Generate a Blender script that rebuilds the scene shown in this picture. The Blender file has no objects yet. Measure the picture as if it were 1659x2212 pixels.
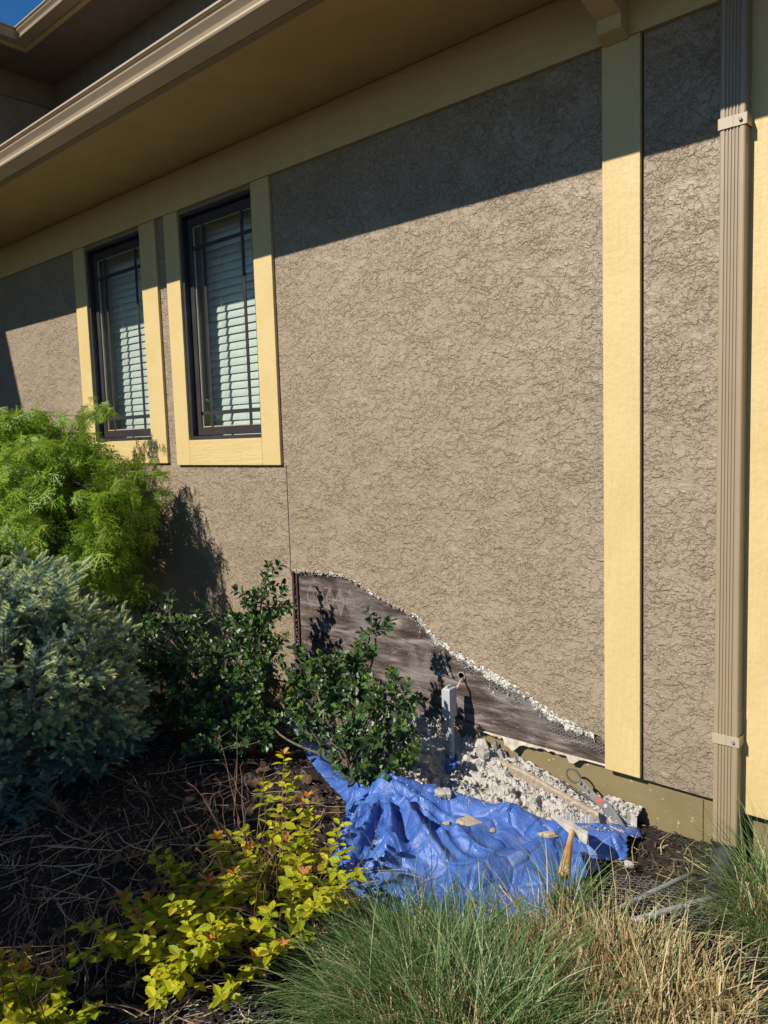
import bpy, bmesh, math, random
import numpy as np
from mathutils import Matrix, Vector
random.seed(7); rng = np.random.default_rng(11)
scene = bpy.context.scene
COL = scene.collection

# ------------------------------------------------------------------ camera
cam_d = bpy.data.cameras.new("camera"); cam = bpy.data.objects.new("camera", cam_d); COL.objects.link(cam)
cam_d.sensor_fit = 'HORIZONTAL'; cam_d.sensor_width = 36.0; cam_d.lens = 36.0 * 1661.0 / 1659.0
cam_d.clip_start = 0.05; cam_d.clip_end = 2000
def cam_rot(yaw, pitch, roll):
    return Matrix.Rotation(yaw, 3, 'Z') @ Matrix.Rotation(pitch, 3, 'X') @ Matrix.Rotation(roll, 3, 'Y') @ Matrix.Rotation(math.pi / 2, 3, 'X')
cam.matrix_world = Matrix.Translation((0, -2.8, 1.55)) @ cam_rot(math.radians(41.799), math.radians(-5.561), math.radians(1.846)).to_4x4()
scene.camera = cam

# ------------------------------------------------------------------ light
SUN_DIR = Vector((0.265, 1.0, -0.824)).normalized()
SUN_EL = math.asin(-SUN_DIR.z)
SUN_ROT = math.atan2(-SUN_DIR.x, -SUN_DIR.y)
world = bpy.data.worlds.new("World"); scene.world = world; world.use_nodes = True
wn = world.node_tree; bg = wn.nodes["Background"]
sky = wn.nodes.new("ShaderNodeTexSky"); sky.sky_type = 'NISHITA'; sky.sun_disc = False
sky.sun_elevation = SUN_EL; sky.sun_rotation = SUN_ROT; sky.altitude = 200; sky.air_density = 1.0; sky.dust_density = 0.1; sky.ozone_density = 6.0
hs = wn.nodes.new('ShaderNodeHueSaturation'); hs.inputs['Saturation'].default_value = 1.22; wn.links.new(sky.outputs[0], hs.inputs['Color']); wn.links.new(hs.outputs[0], bg.inputs[0]); bg.inputs[1].default_value = 0.082
sun_d = bpy.data.lights.new("sun", 'SUN'); sun_d.energy = 5.0; sun_d.angle = math.radians(0.5); sun_d.color = (1.0, 0.945, 0.86)
sun = bpy.data.objects.new("sun", sun_d); COL.objects.link(sun)
sun.rotation_euler = SUN_DIR.to_track_quat('-Z', 'Y').to_euler(); sun.location = (-3, -8, 9)
scene.view_settings.view_transform = 'Standard'; scene.view_settings.look = 'None'
scene.view_settings.exposure = 0.30; scene.view_settings.gamma = 1.0
scene.cycles.max_bounces = 8; scene.cycles.transparent_max_bounces = 12

# ------------------------------------------------------------------ object helpers
def tag(o, label=None, cat=None, group=None, kind=None):
    if label: o['label'] = label
    if cat: o['category'] = cat
    if group: o['group'] = group
    if kind: o['kind'] = kind
    return o
def empty(name, loc, label, cat, group=None):
    o = bpy.data.objects.new(name, None); COL.objects.link(o); o.location = loc; o.empty_display_size = 0.1
    return tag(o, label, cat, group)
def link(name, me, mat=None, parent=None):
    o = bpy.data.objects.new(name, me); COL.objects.link(o)
    if mat: me.materials.append(mat)
    if parent is not None:
        o.parent = parent
        bpy_parent_fix.append((o, parent))
    return o
bpy_parent_fix = []
def fast(name, V, Fc, mat=None, parent=None, smooth=False):
    """numpy mesh: V (n,3), Fc (m,k) all faces with k corners"""
    V = np.asarray(V, np.float32); Fc = np.asarray(Fc, np.int32); m, k = Fc.shape
    me = bpy.data.meshes.new(name)
    me.vertices.add(len(V)); me.vertices.foreach_set("co", V.ravel())
    me.loops.add(m * k); me.loops.foreach_set("vertex_index", Fc.ravel())
    me.polygons.add(m); me.polygons.foreach_set("loop_start", np.arange(m, dtype=np.int32) * k)
    me.polygons.foreach_set("loop_total", np.full(m, k, np.int32))
    me.polygons.foreach_set("use_smooth", np.full(m, bool(smooth)))
    me.update(calc_edges=True); me.validate()
    return link(name, me, mat, parent)
class MB:
    def __init__(s): s.v = []; s.f = []
    def add(s, vs, fs):
        n = len(s.v); s.v += [tuple(p) for p in vs]; s.f += [tuple(i + n for i in f) for f in fs]; return s
    def box(s, x0, x1, y0, y1, z0, z1):
        vs = [(x, y, z) for x in (x0, x1) for y in (y0, y1) for z in (z0, z1)]
        return s.add(vs, [(0, 1, 3, 2), (4, 6, 7, 5), (0, 4, 5, 1), (2, 3, 7, 6), (0, 2, 6, 4), (1, 5, 7, 3)])
    def prism(s, pts, a, b, axis='x'):
        """extrude a closed 2-D outline from a to b along axis; pts are the other two coords in order"""
        def mk(t, p):
            return {'x': (t, p[0], p[1]), 'y': (p[0], t, p[1]), 'z': (p[0], p[1], t)}[axis]
        n = len(pts)
        vs = [mk(a, p) for p in pts] + [mk(b, p) for p in pts]
        fs = [tuple(range(n))[::-1], tuple(range(n, 2 * n))] + [(i, (i + 1) % n, n + (i + 1) % n, n + i) for i in range(n)]
        return s.add(vs, fs)
    def sweep(s, pts, a, b):
        """open profile (y,z) swept along x"""
        n = len(pts)
        vs = [(a, *p) for p in pts] + [(b, *p) for p in pts]
        return s.add(vs, [(i, i + 1, n + i + 1, n + i) for i in range(n - 1)])
    def tube(s, path, rad, n=8, cap=True):
        v, f = tube_np(path, rad, n)
        s.add(v, [tuple(q) for q in f])
        if cap:
            k = len(s.v) - len(v); m = len(path)
            s.f.append(tuple(range(k + n - 1, k - 1, -1))); s.f.append(tuple(range(k + (m - 1) * n, k + m * n)))
        return s
    def build(s, name, mat=None, parent=None, bevel=0, smooth=False, seg=2):
        me = bpy.data.meshes.new(name); me.from_pydata(s.v, [], s.f); me.update()
        b = bmesh.new(); b.from_mesh(me); bmesh.ops.recalc_face_normals(b, faces=b.faces); b.to_mesh(me); b.free()
        if smooth:
            me.polygons.foreach_set("use_smooth", np.ones(len(me.polygons), bool))
        o = link(name, me, mat, parent)
        if bevel:
            md = o.modifiers.new("bevel", 'BEVEL'); md.width = bevel; md.segments = seg; md.limit_method = 'ANGLE'; md.angle_limit = 0.6
        return o
def tube_np(path, rad, n=6):
    P = np.asarray(path, float); m = len(P)
    r = np.full(m, rad) if np.isscalar(rad) else np.asarray(rad, float)
    T = np.gradient(P, axis=0); T /= np.linalg.norm(T, axis=1)[:, None] + 1e-9
    up = np.array([0, 0, 1.]) if abs(T[0, 2]) < .9 else np.array([1., 0, 0])
    A = np.cross(T, up); A /= np.linalg.norm(A, axis=1)[:, None] + 1e-9
    for i in range(1, m):
        if A[i] @ A[i - 1] < 0: A[i] *= -1
    B = np.cross(T, A)
    th = np.arange(n) * 2 * np.pi / n
    V = P[:, None] + r[:, None, None] * (np.cos(th)[None, :, None] * A[:, None] + np.sin(th)[None, :, None] * B[:, None])
    i = np.arange(m - 1)[:, None] * n; j = np.arange(n)[None]; j2 = (j + 1) % n
    F = np.stack([i + j, i + j2, i + n + j2, i + n + j], -1).reshape(-1, 4)
    return V.reshape(-1, 3), F
def join_np(lst):
    V = []; F = []; n = 0
    for v, f in lst:
        V.append(v); F.append(np.asarray(f) + n); n += len(v)
    return np.concatenate(V), np.concatenate(F)
def scatter(tv, tf, Ms, pos):
    """copies of a template (V,3)/(F,k) with 3x3 matrices and positions"""
    tv = np.asarray(tv, float); tf = np.asarray(tf); N = len(pos)
    V = np.einsum('nij,vj->nvi', Ms, tv) + np.asarray(pos)[:, None]
    F = tf[None] + (np.arange(N) * len(tv))[:, None, None]
    return V.reshape(-1, 3), F.reshape(-1, tf.shape[1])
def nrm(a): return a / (np.linalg.norm(a, axis=-1, keepdims=True) + 1e-9)
def frames(zdir, ydir, scale=1.0):
    """matrices whose third column is about ydir's normal: local +X along zdir, local +Z near ydir"""
    x = nrm(np.asarray(zdir, float)); u = np.asarray(ydir, float)
    y = nrm(np.cross(u, x)); z = np.cross(x, y)
    M = np.stack([x, y, z], -1)
    return M * np.asarray(scale, float).reshape(-1, 1, 1)
def rdir(n):
    return nrm(rng.normal(size=(n, 3)))
def _h(i, j, k, s):
    n = (i * 374761393 + j * 668265263 + k * 2147483647 + s * 1274126177) & 0xffffffff
    n = ((n ^ (n >> 13)) * 1274126177) & 0xffffffff
    return ((n ^ (n >> 16)) & 0xffff) / 65535.0
def vn(x, y, z=0.0, s=0):
    """smooth value noise 0..1"""
    x, y, z = np.broadcast_arrays(np.asarray(x, float), np.asarray(y, float), np.asarray(z, float))
    i, j, k = np.floor(x).astype(np.int64), np.floor(y).astype(np.int64), np.floor(z).astype(np.int64)
    u, v, w = x - i, y - j, z - k
    u, v, w = [t * t * (3 - 2 * t) for t in (u, v, w)]
    r = 0
    for a in (0, 1):
        for b in (0, 1):
            for c in (0, 1):
                r = r + _h(i + a, j + b, k + c, s) * (u if a else 1 - u) * (v if b else 1 - v) * (w if c else 1 - w)
    return r
def fbm(x, y, z=0.0, s=0, o=4):
    r = 0; a = .5
    for q in range(o):
        r = r + a * vn(np.asarray(x) * 2**q, np.asarray(y) * 2**q, np.asarray(z) * 2**q, s + q); a *= .5
    return r / (1 - .5**o)
def sstep(a, b, x):
    t = np.clip((x - a) / (b - a), 0, 1); return t * t * (3 - 2 * t)
def ico(sub=1):
    b = bmesh.new(); bmesh.ops.create_icosphere(b, subdivisions=sub, radius=1)
    b.verts.index_update()
    v = np.array([p.co[:] for p in b.verts]); f = np.array([[p.index for p in q.verts] for q in b.faces]); b.free()
    return v, f

# ------------------------------------------------------------------ material helpers
def mk(name, color=(.5, .5, .5), rough=.6, spec=.5, metal=0.0):
    m = bpy.data.materials.new(name); m.use_nodes = True
    p = m.node_tree.nodes["Principled BSDF"]
    p.inputs["Base Color"].default_value = (*color, 1); p.inputs["Roughness"].default_value = rough
    p.inputs["Specular IOR Level"].default_value = spec; p.inputs["Metallic"].default_value = metal
    return m, m.node_tree, p
def nd(nt, t, ins=None, **kw):
    n = nt.nodes.new(t)
    for k, v in kw.items(): setattr(n, k, v)
    for k, v in (ins or {}).items():
        if isinstance(v, bpy.types.NodeSocket): nt.links.new(v, n.inputs[k])
        else: n.inputs[k].default_value = v
    return n
def ramp(nt, fac, stops):
    r = nd(nt, "ShaderNodeValToRGB", {0: fac}); e = r.color_ramp.elements
    while len(e) < len(stops): e.new(.5)
    for q, (p, c) in zip(e, stops):
        q.position = p; q.color = (*c, 1) if len(c) == 3 else c
    return r.outputs[0]
def math_(nt, op, a, b=0.0, c=0.0, clamp=False):
    n = nt.nodes.new("ShaderNodeMath"); n.operation = op; n.use_clamp = clamp
    for i, v in enumerate((a, b, c)):
        if isinstance(v, bpy.types.NodeSocket): nt.links.new(v, n.inputs[i])
        else: n.inputs[i].default_value = v
    return n.outputs[0]
def objco(nt, scale=(1, 1, 1), rot=(0, 0, 0)):
    c = nd(nt, "ShaderNodeTexCoord")
    return nd(nt, "ShaderNodeMapping", {"Vector": c.outputs["Object"], "Scale": scale, "Rotation": rot}).outputs[0]
def noise(nt, vec, scale, detail=4, rough=.55, dist=0.0):
    return nd(nt, "ShaderNodeTexNoise", {"Vector": vec, "Scale": scale, "Detail": detail, "Roughness": rough, "Distortion": dist}).outputs[0]
def bump(nt, p, h, strength, dist, chain=None):
    b = nd(nt, "ShaderNodeBump", {"Height": h, "Strength": strength, "Distance": dist})
    if chain: nt.links.new(chain, b.inputs["Normal"])
    nt.links.new(b.outputs[0], p.inputs["Normal"]); return b.outputs[0]
def mixc(nt, f, a, b):
    n = nd(nt, "ShaderNodeMix", data_type='RGBA')
    for k, v in ((0, f), (6, a), (7, b)):
        if isinstance(v, bpy.types.NodeSocket): nt.links.new(v, n.inputs[k])
        else: n.inputs[k].default_value = v if k == 0 else (*v, 1)
    return n.outputs[2]
def vary(nt, p, vec, scale, a, b, lo=.35, hi=.65, detail=5):
    c = ramp(nt, noise(nt, vec, scale, detail), [(lo, a), (hi, b)]); nt.links.new(c, p.inputs["Base Color"]); return c
def leaf_mat(name, stops, rough=.45, spec=.4, trans=.3, tcol=None):
    """leaf colour differs from leaf to leaf; thin leaves let light through"""
    m, nt, p = mk(name, stops[0][1], rough, spec)
    g = nd(nt, "ShaderNodeNewGeometry")
    c = ramp(nt, g.outputs["Random Per Island"], stops)
    nt.links.new(c, p.inputs["Base Color"])
    if trans:
        t = nd(nt, "ShaderNodeBsdfTranslucent")
        if tcol: t.inputs[0].default_value = (*tcol, 1)
        else: nt.links.new(c, t.inputs[0])
        mx = nd(nt, "ShaderNodeMixShader", {0: trans, 1: p.outputs[0], 2: t.outputs[0]})
        nt.links.new(mx.outputs[0], nt.nodes["Material Output"].inputs[0])
    return m

# ------------------------------------------------------------------ materials
def stucco_mat():
    m, nt, p = mk("painted_stucco", (.36, .27, .17), .47, .42)
    v = objco(nt)
    warp = nd(nt, "ShaderNodeTexNoise", {"Vector": v, "Scale": 9.0, "Detail": 3.0})
    sc = nd(nt, "ShaderNodeVectorMath", {0: warp.outputs[1]}, operation='SCALE'); sc.inputs["Scale"].default_value = .05
    vw = nd(nt, "ShaderNodeVectorMath", {0: v, 1: sc.outputs[0]}, operation='ADD').outputs[0]
    st = nd(nt, "ShaderNodeMapping", {"Vector": vw, "Scale": (1.05, 1, 1.3), "Rotation": (0, .7, 0)}).outputs[0]
    # trowelled coats lapping over each other: flat laps that end in ragged little cliffs, rough grain in the hollows
    def lap(off, scale, det, rough, lo, hi):
        q = nd(nt, "ShaderNodeVectorMath", {0: st, 1: off}, operation='ADD').outputs[0]
        return ramp(nt, noise(nt, q, scale, det, rough, .3), [(lo, (0,) * 3), (hi, (1,) * 3)])
    l1 = lap((0, 0, 0), 12.5, 5, .58, .49, .522)
    l2 = lap((3.3, 1.7, 5.1), 22, 5, .58, .47, .505)
    l3 = lap((7.3, 4.7, 2.1), 38, 4, .58, .50, .545)
    calm = ramp(nt, noise(nt, st, 4.5, 3, .5), [(.38, (.22,) * 3), (.56, (1,) * 3)])
    h = math_(nt, 'ADD', math_(nt, 'MULTIPLY', l1, .62), math_(nt, 'MULTIPLY', l2, .62))
    h = math_(nt, 'MULTIPLY_ADD', math_(nt, 'MULTIPLY', l3, calm), .72, h)
    grain = noise(nt, v, 120, 4, .62)
    h = math_(nt, 'MULTIPLY_ADD', math_(nt, 'MULTIPLY', grain, calm), 1.0, h)
    streak = noise(nt, nd(nt, "ShaderNodeMapping", {"Vector": vw, "Scale": (12, 12, 130), "Rotation": (0, .62, 0)}).outputs[0], 1, 3)
    h = math_(nt, 'MULTIPLY_ADD', streak, .3, h)
    flat_ = ramp(nt, noise(nt, nd(nt, "ShaderNodeMapping", {"Vector": vw, "Scale": (3.2, 3, 7.5), "Rotation": (0, .6, 0)}).outputs[0], 1.5, 4, .6), [(.34, (.62,) * 3), (.52, (1,) * 3)])
    bump(nt, p, math_(nt, 'MULTIPLY', h, flat_), 1.0, .0047)
    c = ramp(nt, noise(nt, v, 1.3, 5), [(.3, (.305, .234, .157)), (.7, (.345, .266, .180))])
    zz = nd(nt, "ShaderNodeSeparateXYZ", {0: v}).outputs[2]
    dirt = math_(nt, 'MULTIPLY', ramp(nt, math_(nt, 'ADD', zz, math_(nt, 'MULTIPLY', noise(nt, v, 5, 5), -.5)), [(.0, (1,) * 3), (.22, (0,) * 3)]), .4)
    c = mixc(nt, dirt, c, (.21, .17, .115))
    nt.links.new(c, p.inputs["Base Color"])
    return m
def paint_mat(name, c0, c1, grain=(60, 60, 5), rough=.5, b=.6):
    m, nt, p = mk(name, c0, rough, .45)
    v = objco(nt)
    vary(nt, p, v, 5, c0, c1)
    g = noise(nt, objco(nt, grain), 1.0, 6, .62, .6)
    g2 = noise(nt, v, 45, 4)
    bump(nt, p, math_(nt, 'MULTIPLY_ADD', g2, .5, g), min(1, b * 1.5), .004)
    return m
STUCCO = stucco_mat()
CREAM_V = paint_mat("cream_board_paint", (.58, .43, .185), (.62, .465, .21), (70, 70, 7))
CREAM_H = paint_mat("cream_board_paint_horizontal", (.57, .425, .18), (.61, .455, .205), (7, 70, 70))
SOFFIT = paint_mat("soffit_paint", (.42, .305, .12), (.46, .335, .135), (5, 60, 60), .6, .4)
def simple(name, c0, c1, rough=.5, sc=20, spec=.5, metal=0, bs=0, bd=.002, bsc=60):
    m, nt, p = mk(name, c0, rough, spec, metal); v = objco(nt)
    vary(nt, p, v, sc, c0, c1)
    if bs: bump(nt, p, noise(nt, v, bsc, 5), bs, bd)
    return m
UPSOF = simple("brown_soffit_baked_shade", (.19, .145, .09), (.23, .18, .11), .7, 8)  # upper soffit and frieze: browner tone, darkened to carry the high eave's shade
GUTTER = simple("tan_metal_paint", (.40, .32, .21), (.44, .35, .235), .38, 3)
DOWN = simple("tan_downspout_paint", (.30, .225, .138), (.335, .255, .16), .42, 2)
FASCIA = simple("fascia_paint", (.20, .15, .085), (.24, .18, .10), .6, 6)
FRAME = simple("dark_window_paint", (.032, .027, .030), (.042, .036, .038), .38, 8)
ROOFM = simple("roof_shingles", (.06, .055, .05), (.12, .11, .10), .9, 30, bs=.5, bd=.01)
STEEL = simple("dull_steel", (.18, .18, .175), (.28, .28, .27), .5, 30)
GALV = simple("galvanised_wire", (.35, .35, .34), (.52, .52, .50), .45, 60, metal=.6)
def foundation_mat():
    m, nt, p = mk("olive_painted_concrete", (.2, .15, .07), .7, .3); v = objco(nt)
    c = ramp(nt, noise(nt, v, 6, 6), [(.3, (.185, .145, .066)), (.7, (.225, .175, .085))])
    sp = ramp(nt, noise(nt, v, 55, 3), [(.69, (0,) * 3), (.72, (1,) * 3)])
    c2 = mixc(nt, sp, c, (.42, .37, .26))
    nt.links.new(c2, p.inputs["Base Color"])
    pit = ramp(nt, noise(nt, v, 70, 2), [(.28, (0,) * 3), (.34, (1,) * 3)])
    bump(nt, p, math_(nt, 'MULTIPLY_ADD', noise(nt, v, 20, 5), .3, pit), .5, .003)
    return m
FOUND = foundation_mat()
def felt_mat():
    m, nt, p = mk("weathered_building_paper", (.05, .04, .04), .72, .35); v = objco(nt)
    st = objco(nt, (3, 3, 15))
    c = ramp(nt, noise(nt, st, 1.6, 8, .62, .5), [(.34, (.032, .021, .017)), (.50, (.090, .065, .053)), (.66, (.25, .212, .182))])
    w = ramp(nt, noise(nt, v, 3.2, 5), [(.5, (0,) * 3), (.72, (.75,) * 3)])
    c = mixc(nt, w, c, (.20, .175, .155))
    # rusty stain down the left edge where the old metal bead was
    x = nd(nt, "ShaderNodeSeparateXYZ", {0: nd(nt, "ShaderNodeTexCoord").outputs["Object"]}).outputs[0]
    e = math_(nt, 'ADD', x, math_(nt, 'MULTIPLY', noise(nt, v, 9, 4), .10))
    rust = ramp(nt, math_(nt, 'MULTIPLY_ADD', e, 10, 32.0), [(.1, (.8,) * 3), (.9, (0,) * 3)])
    c = mixc(nt, rust, c, (.12, .055, .045))
    sp = ramp(nt, noise(nt, v, 120, 2), [(.71, (0,) * 3), (.74, (1,) * 3)])
    c = mixc(nt, sp, c, (.45, .41, .36))
    # faded row of printed diamonds with block letters, plus one lower down
    sx = nd(nt, "ShaderNodeSeparateXYZ", {0: nd(nt, "ShaderNodeTexCoord").outputs["Object"]}); X, Z = sx.outputs[0], sx.outputs[2]
    def absd(a, c): return math_(nt, 'ABSOLUTE', math_(nt, 'SUBTRACT', a, c))
    u = math_(nt, 'ADD', X, 3.083 + .03825); k = math_(nt, 'FLOOR', math_(nt, 'DIVIDE', u, .0765))
    lx = math_(nt, 'ABSOLUTE', math_(nt, 'SUBTRACT', math_(nt, 'SUBTRACT', u, math_(nt, 'MULTIPLY', k, .0765)), .03825))
    lz = absd(Z, .690)
    row = math_(nt, 'MULTIPLY', math_(nt, 'GREATER_THAN', k, -.5), math_(nt, 'LESS_THAN', k, 4.5))
    d1 = math_(nt, 'MULTIPLY', row, math_(nt, 'LESS_THAN', math_(nt, 'ADD', math_(nt, 'DIVIDE', lx, .037), math_(nt, 'DIVIDE', lz, .078)), 1))
    d2 = math_(nt, 'LESS_THAN', math_(nt, 'ADD', math_(nt, 'DIVIDE', absd(X, -2.366), .040), math_(nt, 'DIVIDE', absd(Z, .458), .085)), 1)
    d3 = math_(nt, 'LESS_THAN', math_(nt, 'ADD', math_(nt, 'DIVIDE', absd(X, -2.27), .040), math_(nt, 'DIVIDE', absd(Z, .442), .085)), 1)
    inb = math_(nt, 'MULTIPLY', math_(nt, 'LESS_THAN', lx, .017), math_(nt, 'LESS_THAN', absd(Z, .698), .026))
    core = math_(nt, 'MULTIPLY', math_(nt, 'LESS_THAN', lx, .006), math_(nt, 'LESS_THAN', absd(Z, .698), .014))
    bars = math_(nt, 'GREATER_THAN', math_(nt, 'SINE', math_(nt, 'MULTIPLY', Z, 300)), .2)
    first = math_(nt, 'LESS_THAN', k, .5)
    hollow = math_(nt, 'ADD', math_(nt, 'MULTIPLY', first, core), math_(nt, 'MULTIPLY', math_(nt, 'SUBTRACT', 1, first), math_(nt, 'MULTIPLY', bars, math_(nt, 'LESS_THAN', lx, .010))))
    let = math_(nt, 'MULTIPLY', inb, math_(nt, 'SUBTRACT', 1, hollow))
    fadeN = ramp(nt, noise(nt, v, 22, 4), [(.3, (.15,) * 3), (.6, (.75,) * 3)])
    dia = math_(nt, 'SUBTRACT', math_(nt, 'MAXIMUM', d1, math_(nt, 'MULTIPLY', math_(nt, 'MAXIMUM', d2, d3), .6)), math_(nt, 'MULTIPLY', math_(nt, 'MULTIPLY', let, d1), .9))
    c = mixc(nt, math_(nt, 'MULTIPLY', dia, fadeN), c, (.215, .185, .155))
    nt.links.new(c, p.inputs["Base Color"])
    bump(nt, p, math_(nt, 'MULTIPLY_ADD', noise(nt, v, 45, 5), .35, noise(nt, st, 4, 6, .6, .4)), .9, .009)
    return m
FELT = felt_mat()
def crumb_mat(name, stops):
    m, nt, p = mk(name, (.4, .4, .4), .95, .15)
    fac = math_(nt, 'MULTIPLY_ADD', nd(nt, "ShaderNodeNewGeometry").outputs["Random Per Island"], .4, math_(nt, 'MULTIPLY_ADD', noise(nt, objco(nt), 40, 4), 1.0, -.2))
    nt.links.new(ramp(nt, fac, stops), p.inputs["Base Color"]); bump(nt, nt.nodes["Principled BSDF"], noise(nt, objco(nt), 170, 4), .6, .002); return m
MORTAR = crumb_mat("broken_mortar", [(0, (.22, .20, .17)), (.35, (.36, .335, .295)), (.8, (.52, .49, .43)), (1, (.64, .61, .55))])
LIME = simple("chalky_scratch_coat", (.50, .47, .41), (.68, .65, .58), .95, 60, .15, bs=.6, bd=.003, bsc=150)
MORTAR_D = simple("old_grey_mortar", (.28, .255, .22), (.44, .405, .35), .95, 25, .2, bs=.9, bd=.005, bsc=90)
STUCCO_CHIP = simple("painted_stucco_fragment", (.33, .26, .18), (.42, .35, .26), .8, 25, .3, bs=.8, bd=.005, bsc=60)
PAPER = simple("white_torn_paper", (.30, .25, .19), (.50, .44, .35), .85, 40)
DARK = simple("dark_interior", (.015, .015, .016), (.02, .02, .02), .9)
RUST = simple("rusty_metal_bead", (.05, .022, .018), (.10, .045, .032), .7, 40, bs=.5, bd=.003)
BLIND = simple("pale_blind_slats", (.68, .72, .66), (.72, .76, .70), .45, 10)
def glass_mat():
    m = bpy.data.materials.new("window_glass"); m.use_nodes = True; nt = m.node_tree
    nt.nodes.remove(nt.nodes["Principled BSDF"])
    t = nd(nt, "ShaderNodeBsdfTransparent"); t.inputs[0].default_value = (.95, .97, .955, 1)
    g = nd(nt, "ShaderNodeBsdfGlossy"); g.inputs["Roughness"].default_value = .015; g.inputs[0].default_value = (.9, .95, 1, 1)
    bk = nd(nt, "ShaderNodeNewGeometry").outputs["Backfacing"]
    f = nd(nt, "ShaderNodeFresnel", {0: math_(nt, 'MULTIPLY_ADD', bk, 1 / 1.5 - 1.5, 1.5)})
    fac = math_(nt, 'MULTIPLY', f.outputs[0], 2.2, clamp=True)
    mx = nd(nt, "ShaderNodeMixShader", {0: fac, 1: t.outputs[0], 2: g.outputs[0]})
    nt.links.new(mx.outputs[0], nt.nodes["Material Output"].inputs[0]); return m
GLASS = glass_mat()
def tarp_mat():
    m, nt, p = mk("blue_woven_poly_tarp", (.035, .10, .42), .32, .55); v = objco(nt)
    c = ramp(nt, noise(nt, v, 8, 5), [(.3, (.035, .095, .34)), (.7, (.058, .145, .44))])
    d = ramp(nt, noise(nt, v, 9, 8, .7), [(.52, (0,) * 3), (.80, (.38,) * 3)])
    c = mixc(nt, d, c, (.36, .40, .47))
    nt.links.new(c, p.inputs["Base Color"])
    w1 = nd(nt, "ShaderNodeTexWave", {"Vector": objco(nt, (1, 1, 1), (0, 0, .5)), "Scale": 48.0, "Distortion": 2.5, "Detail": 1.0}).outputs[1]
    w2 = nd(nt, "ShaderNodeTexWave", {"Vector": objco(nt, (1, 1, 1), (0, 0, 2.07)), "Scale": 48.0, "Distortion": 2.5, "Detail": 1.0}).outputs[1]
    cr = nd(nt, "ShaderNodeTexVoronoi", {"Vector": v, "Scale": 11.0}, feature='DISTANCE_TO_EDGE').outputs[0]
    cr = ramp(nt, cr, [(0, (0,) * 3), (.12, (1,) * 3)])
    b1 = nd(nt, "ShaderNodeBump", {"Height": math_(nt, 'ADD', w1, w2), "Strength": .3, "Distance": .0012}).outputs[0]
    bump(nt, p, math_(nt, 'MULTIPLY_ADD', noise(nt, v, 13, 5, .55, 1.0), 2.6, cr), .5, .010, b1)
    rr = ramp(nt, noise(nt, v, 18, 4), [(.35, (.34,) * 3), (.7, (.60,) * 3)]); nt.links.new(rr, p.inputs["Roughness"])
    return m
TARP = tarp_mat()
def soil_mat():
    m, nt, p = mk("dark_mulch_soil", (.03, .024, .02), .95, .2); v = objco(nt)
    st = objco(nt, (1, 2.4, 1), (0, 0, .7))
    c = ramp(nt, noise(nt, st, 55, 6, .65), [(.3, (.018, .013, .010)), (.55, (.05, .038, .029)), (.78, (.11, .085, .062))])
    nt.links.new(c, p.inputs["Base Color"])
    bump(nt, p, noise(nt, st, 70, 6, .65), 1.0, .02)
    return m
SOIL = soil_mat()
CHIP = leaf_mat("bark_mulch_chips", [(0, (.030, .022, .017)), (.5, (.075, .056, .043)), (.8, (.13, .10, .078)), (1, (.24, .19, .14))], .85, .25, 0)
STRAW = leaf_mat("dry_straw", [(0, (.30, .20, .10)), (.5, (.45, .33, .17)), (1, (.58, .46, .27))], .6, .35, .15)
DEADLEAF = leaf_mat("dead_oak_leaves", [(0, (.07, .04, .022)), (1, (.16, .095, .052))], .7, .3, .15)
BARK = simple("grey_brown_bark", (.09, .07, .05), (.17, .14, .105), .85, 40, .3, bs=.7, bd=.004, bsc=80)
REDTWIG = simple("reddish_twigs", (.14, .07, .045), (.25, .14, .09), .6, 30, .4)
HOLLY = leaf_mat("holly_leaf", [(0, (.022, .055, .016)), (.5, (.045, .098, .025)), (1, (.095, .165, .04))], .38, .42, .15)
HOLLY_N = leaf_mat("young_holly_leaf", [(0, (.16, .26, .02)), (1, (.32, .42, .04))], .35, .5, .35)
MAPLE = leaf_mat("laceleaf_maple_leaf", [(0, (.09, .20, .012)), (.5, (.19, .33, .018)), (.85, (.31, .42, .025)), (1, (.44, .42, .05))], .5, .35, .4)
SPRUCE = leaf_mat("blue_spruce_needles", [(0, (.11, .20, .16)), (.5, (.20, .32, .265)), (1, (.30, .43, .37))], .5, .4, .2)
SPRUCE_N = leaf_mat("young_spruce_needles", [(0, (.42, .54, .30)), (.6, (.60, .68, .36)), (1, (.80, .79, .44))], .5, .4, .25)
BUD = leaf_mat("papery_spruce_buds", [(0, (.42, .30, .14)), (1, (.55, .44, .22))], .6, .3, .1)
SPIREA = leaf_mat("golden_spirea_leaf", [(0, (.26, .32, .013)), (.5, (.48, .48, .016)), (1, (.64, .56, .025))], .5, .35, .4)
SPIREA_N = leaf_mat("orange_spirea_tip", [(0, (.42, .12, .03)), (.5, (.50, .22, .04)), (1, (.55, .36, .05))], .5, .35, .35)
GRASSM = leaf_mat("fine_grass_blades", [(0, (.05, .11, .025)), (.4, (.10, .185, .05)), (.78, (.20, .30, .10)), (.92, (.40, .42, .20)), (1, (.62, .55, .32))], .42, .45, .3)
DRYGRASS = leaf_mat("dry_grass_blades", [(0, (.10, .16, .045)), (.35, (.20, .26, .09)), (.5, (.42, .34, .16)), (1, (.70, .56, .32))], .5, .35, .25)
STUB = leaf_mat("cut_straw_stubble", [(0, (.30, .18, .07)), (.4, (.52, .36, .16)), (.8, (.68, .52, .27)), (1, (.85, .72, .45))], .6, .35, .2)
BOXG = simple("grey_weathered_plastic", (.36, .38, .38), (.42, .44, .44), .5, 14)
PIPEG = simple("grey_pvc_pipe", (.17, .175, .165), (.32, .32, .30), .55, 18, bs=.3, bd=.001)
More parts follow.
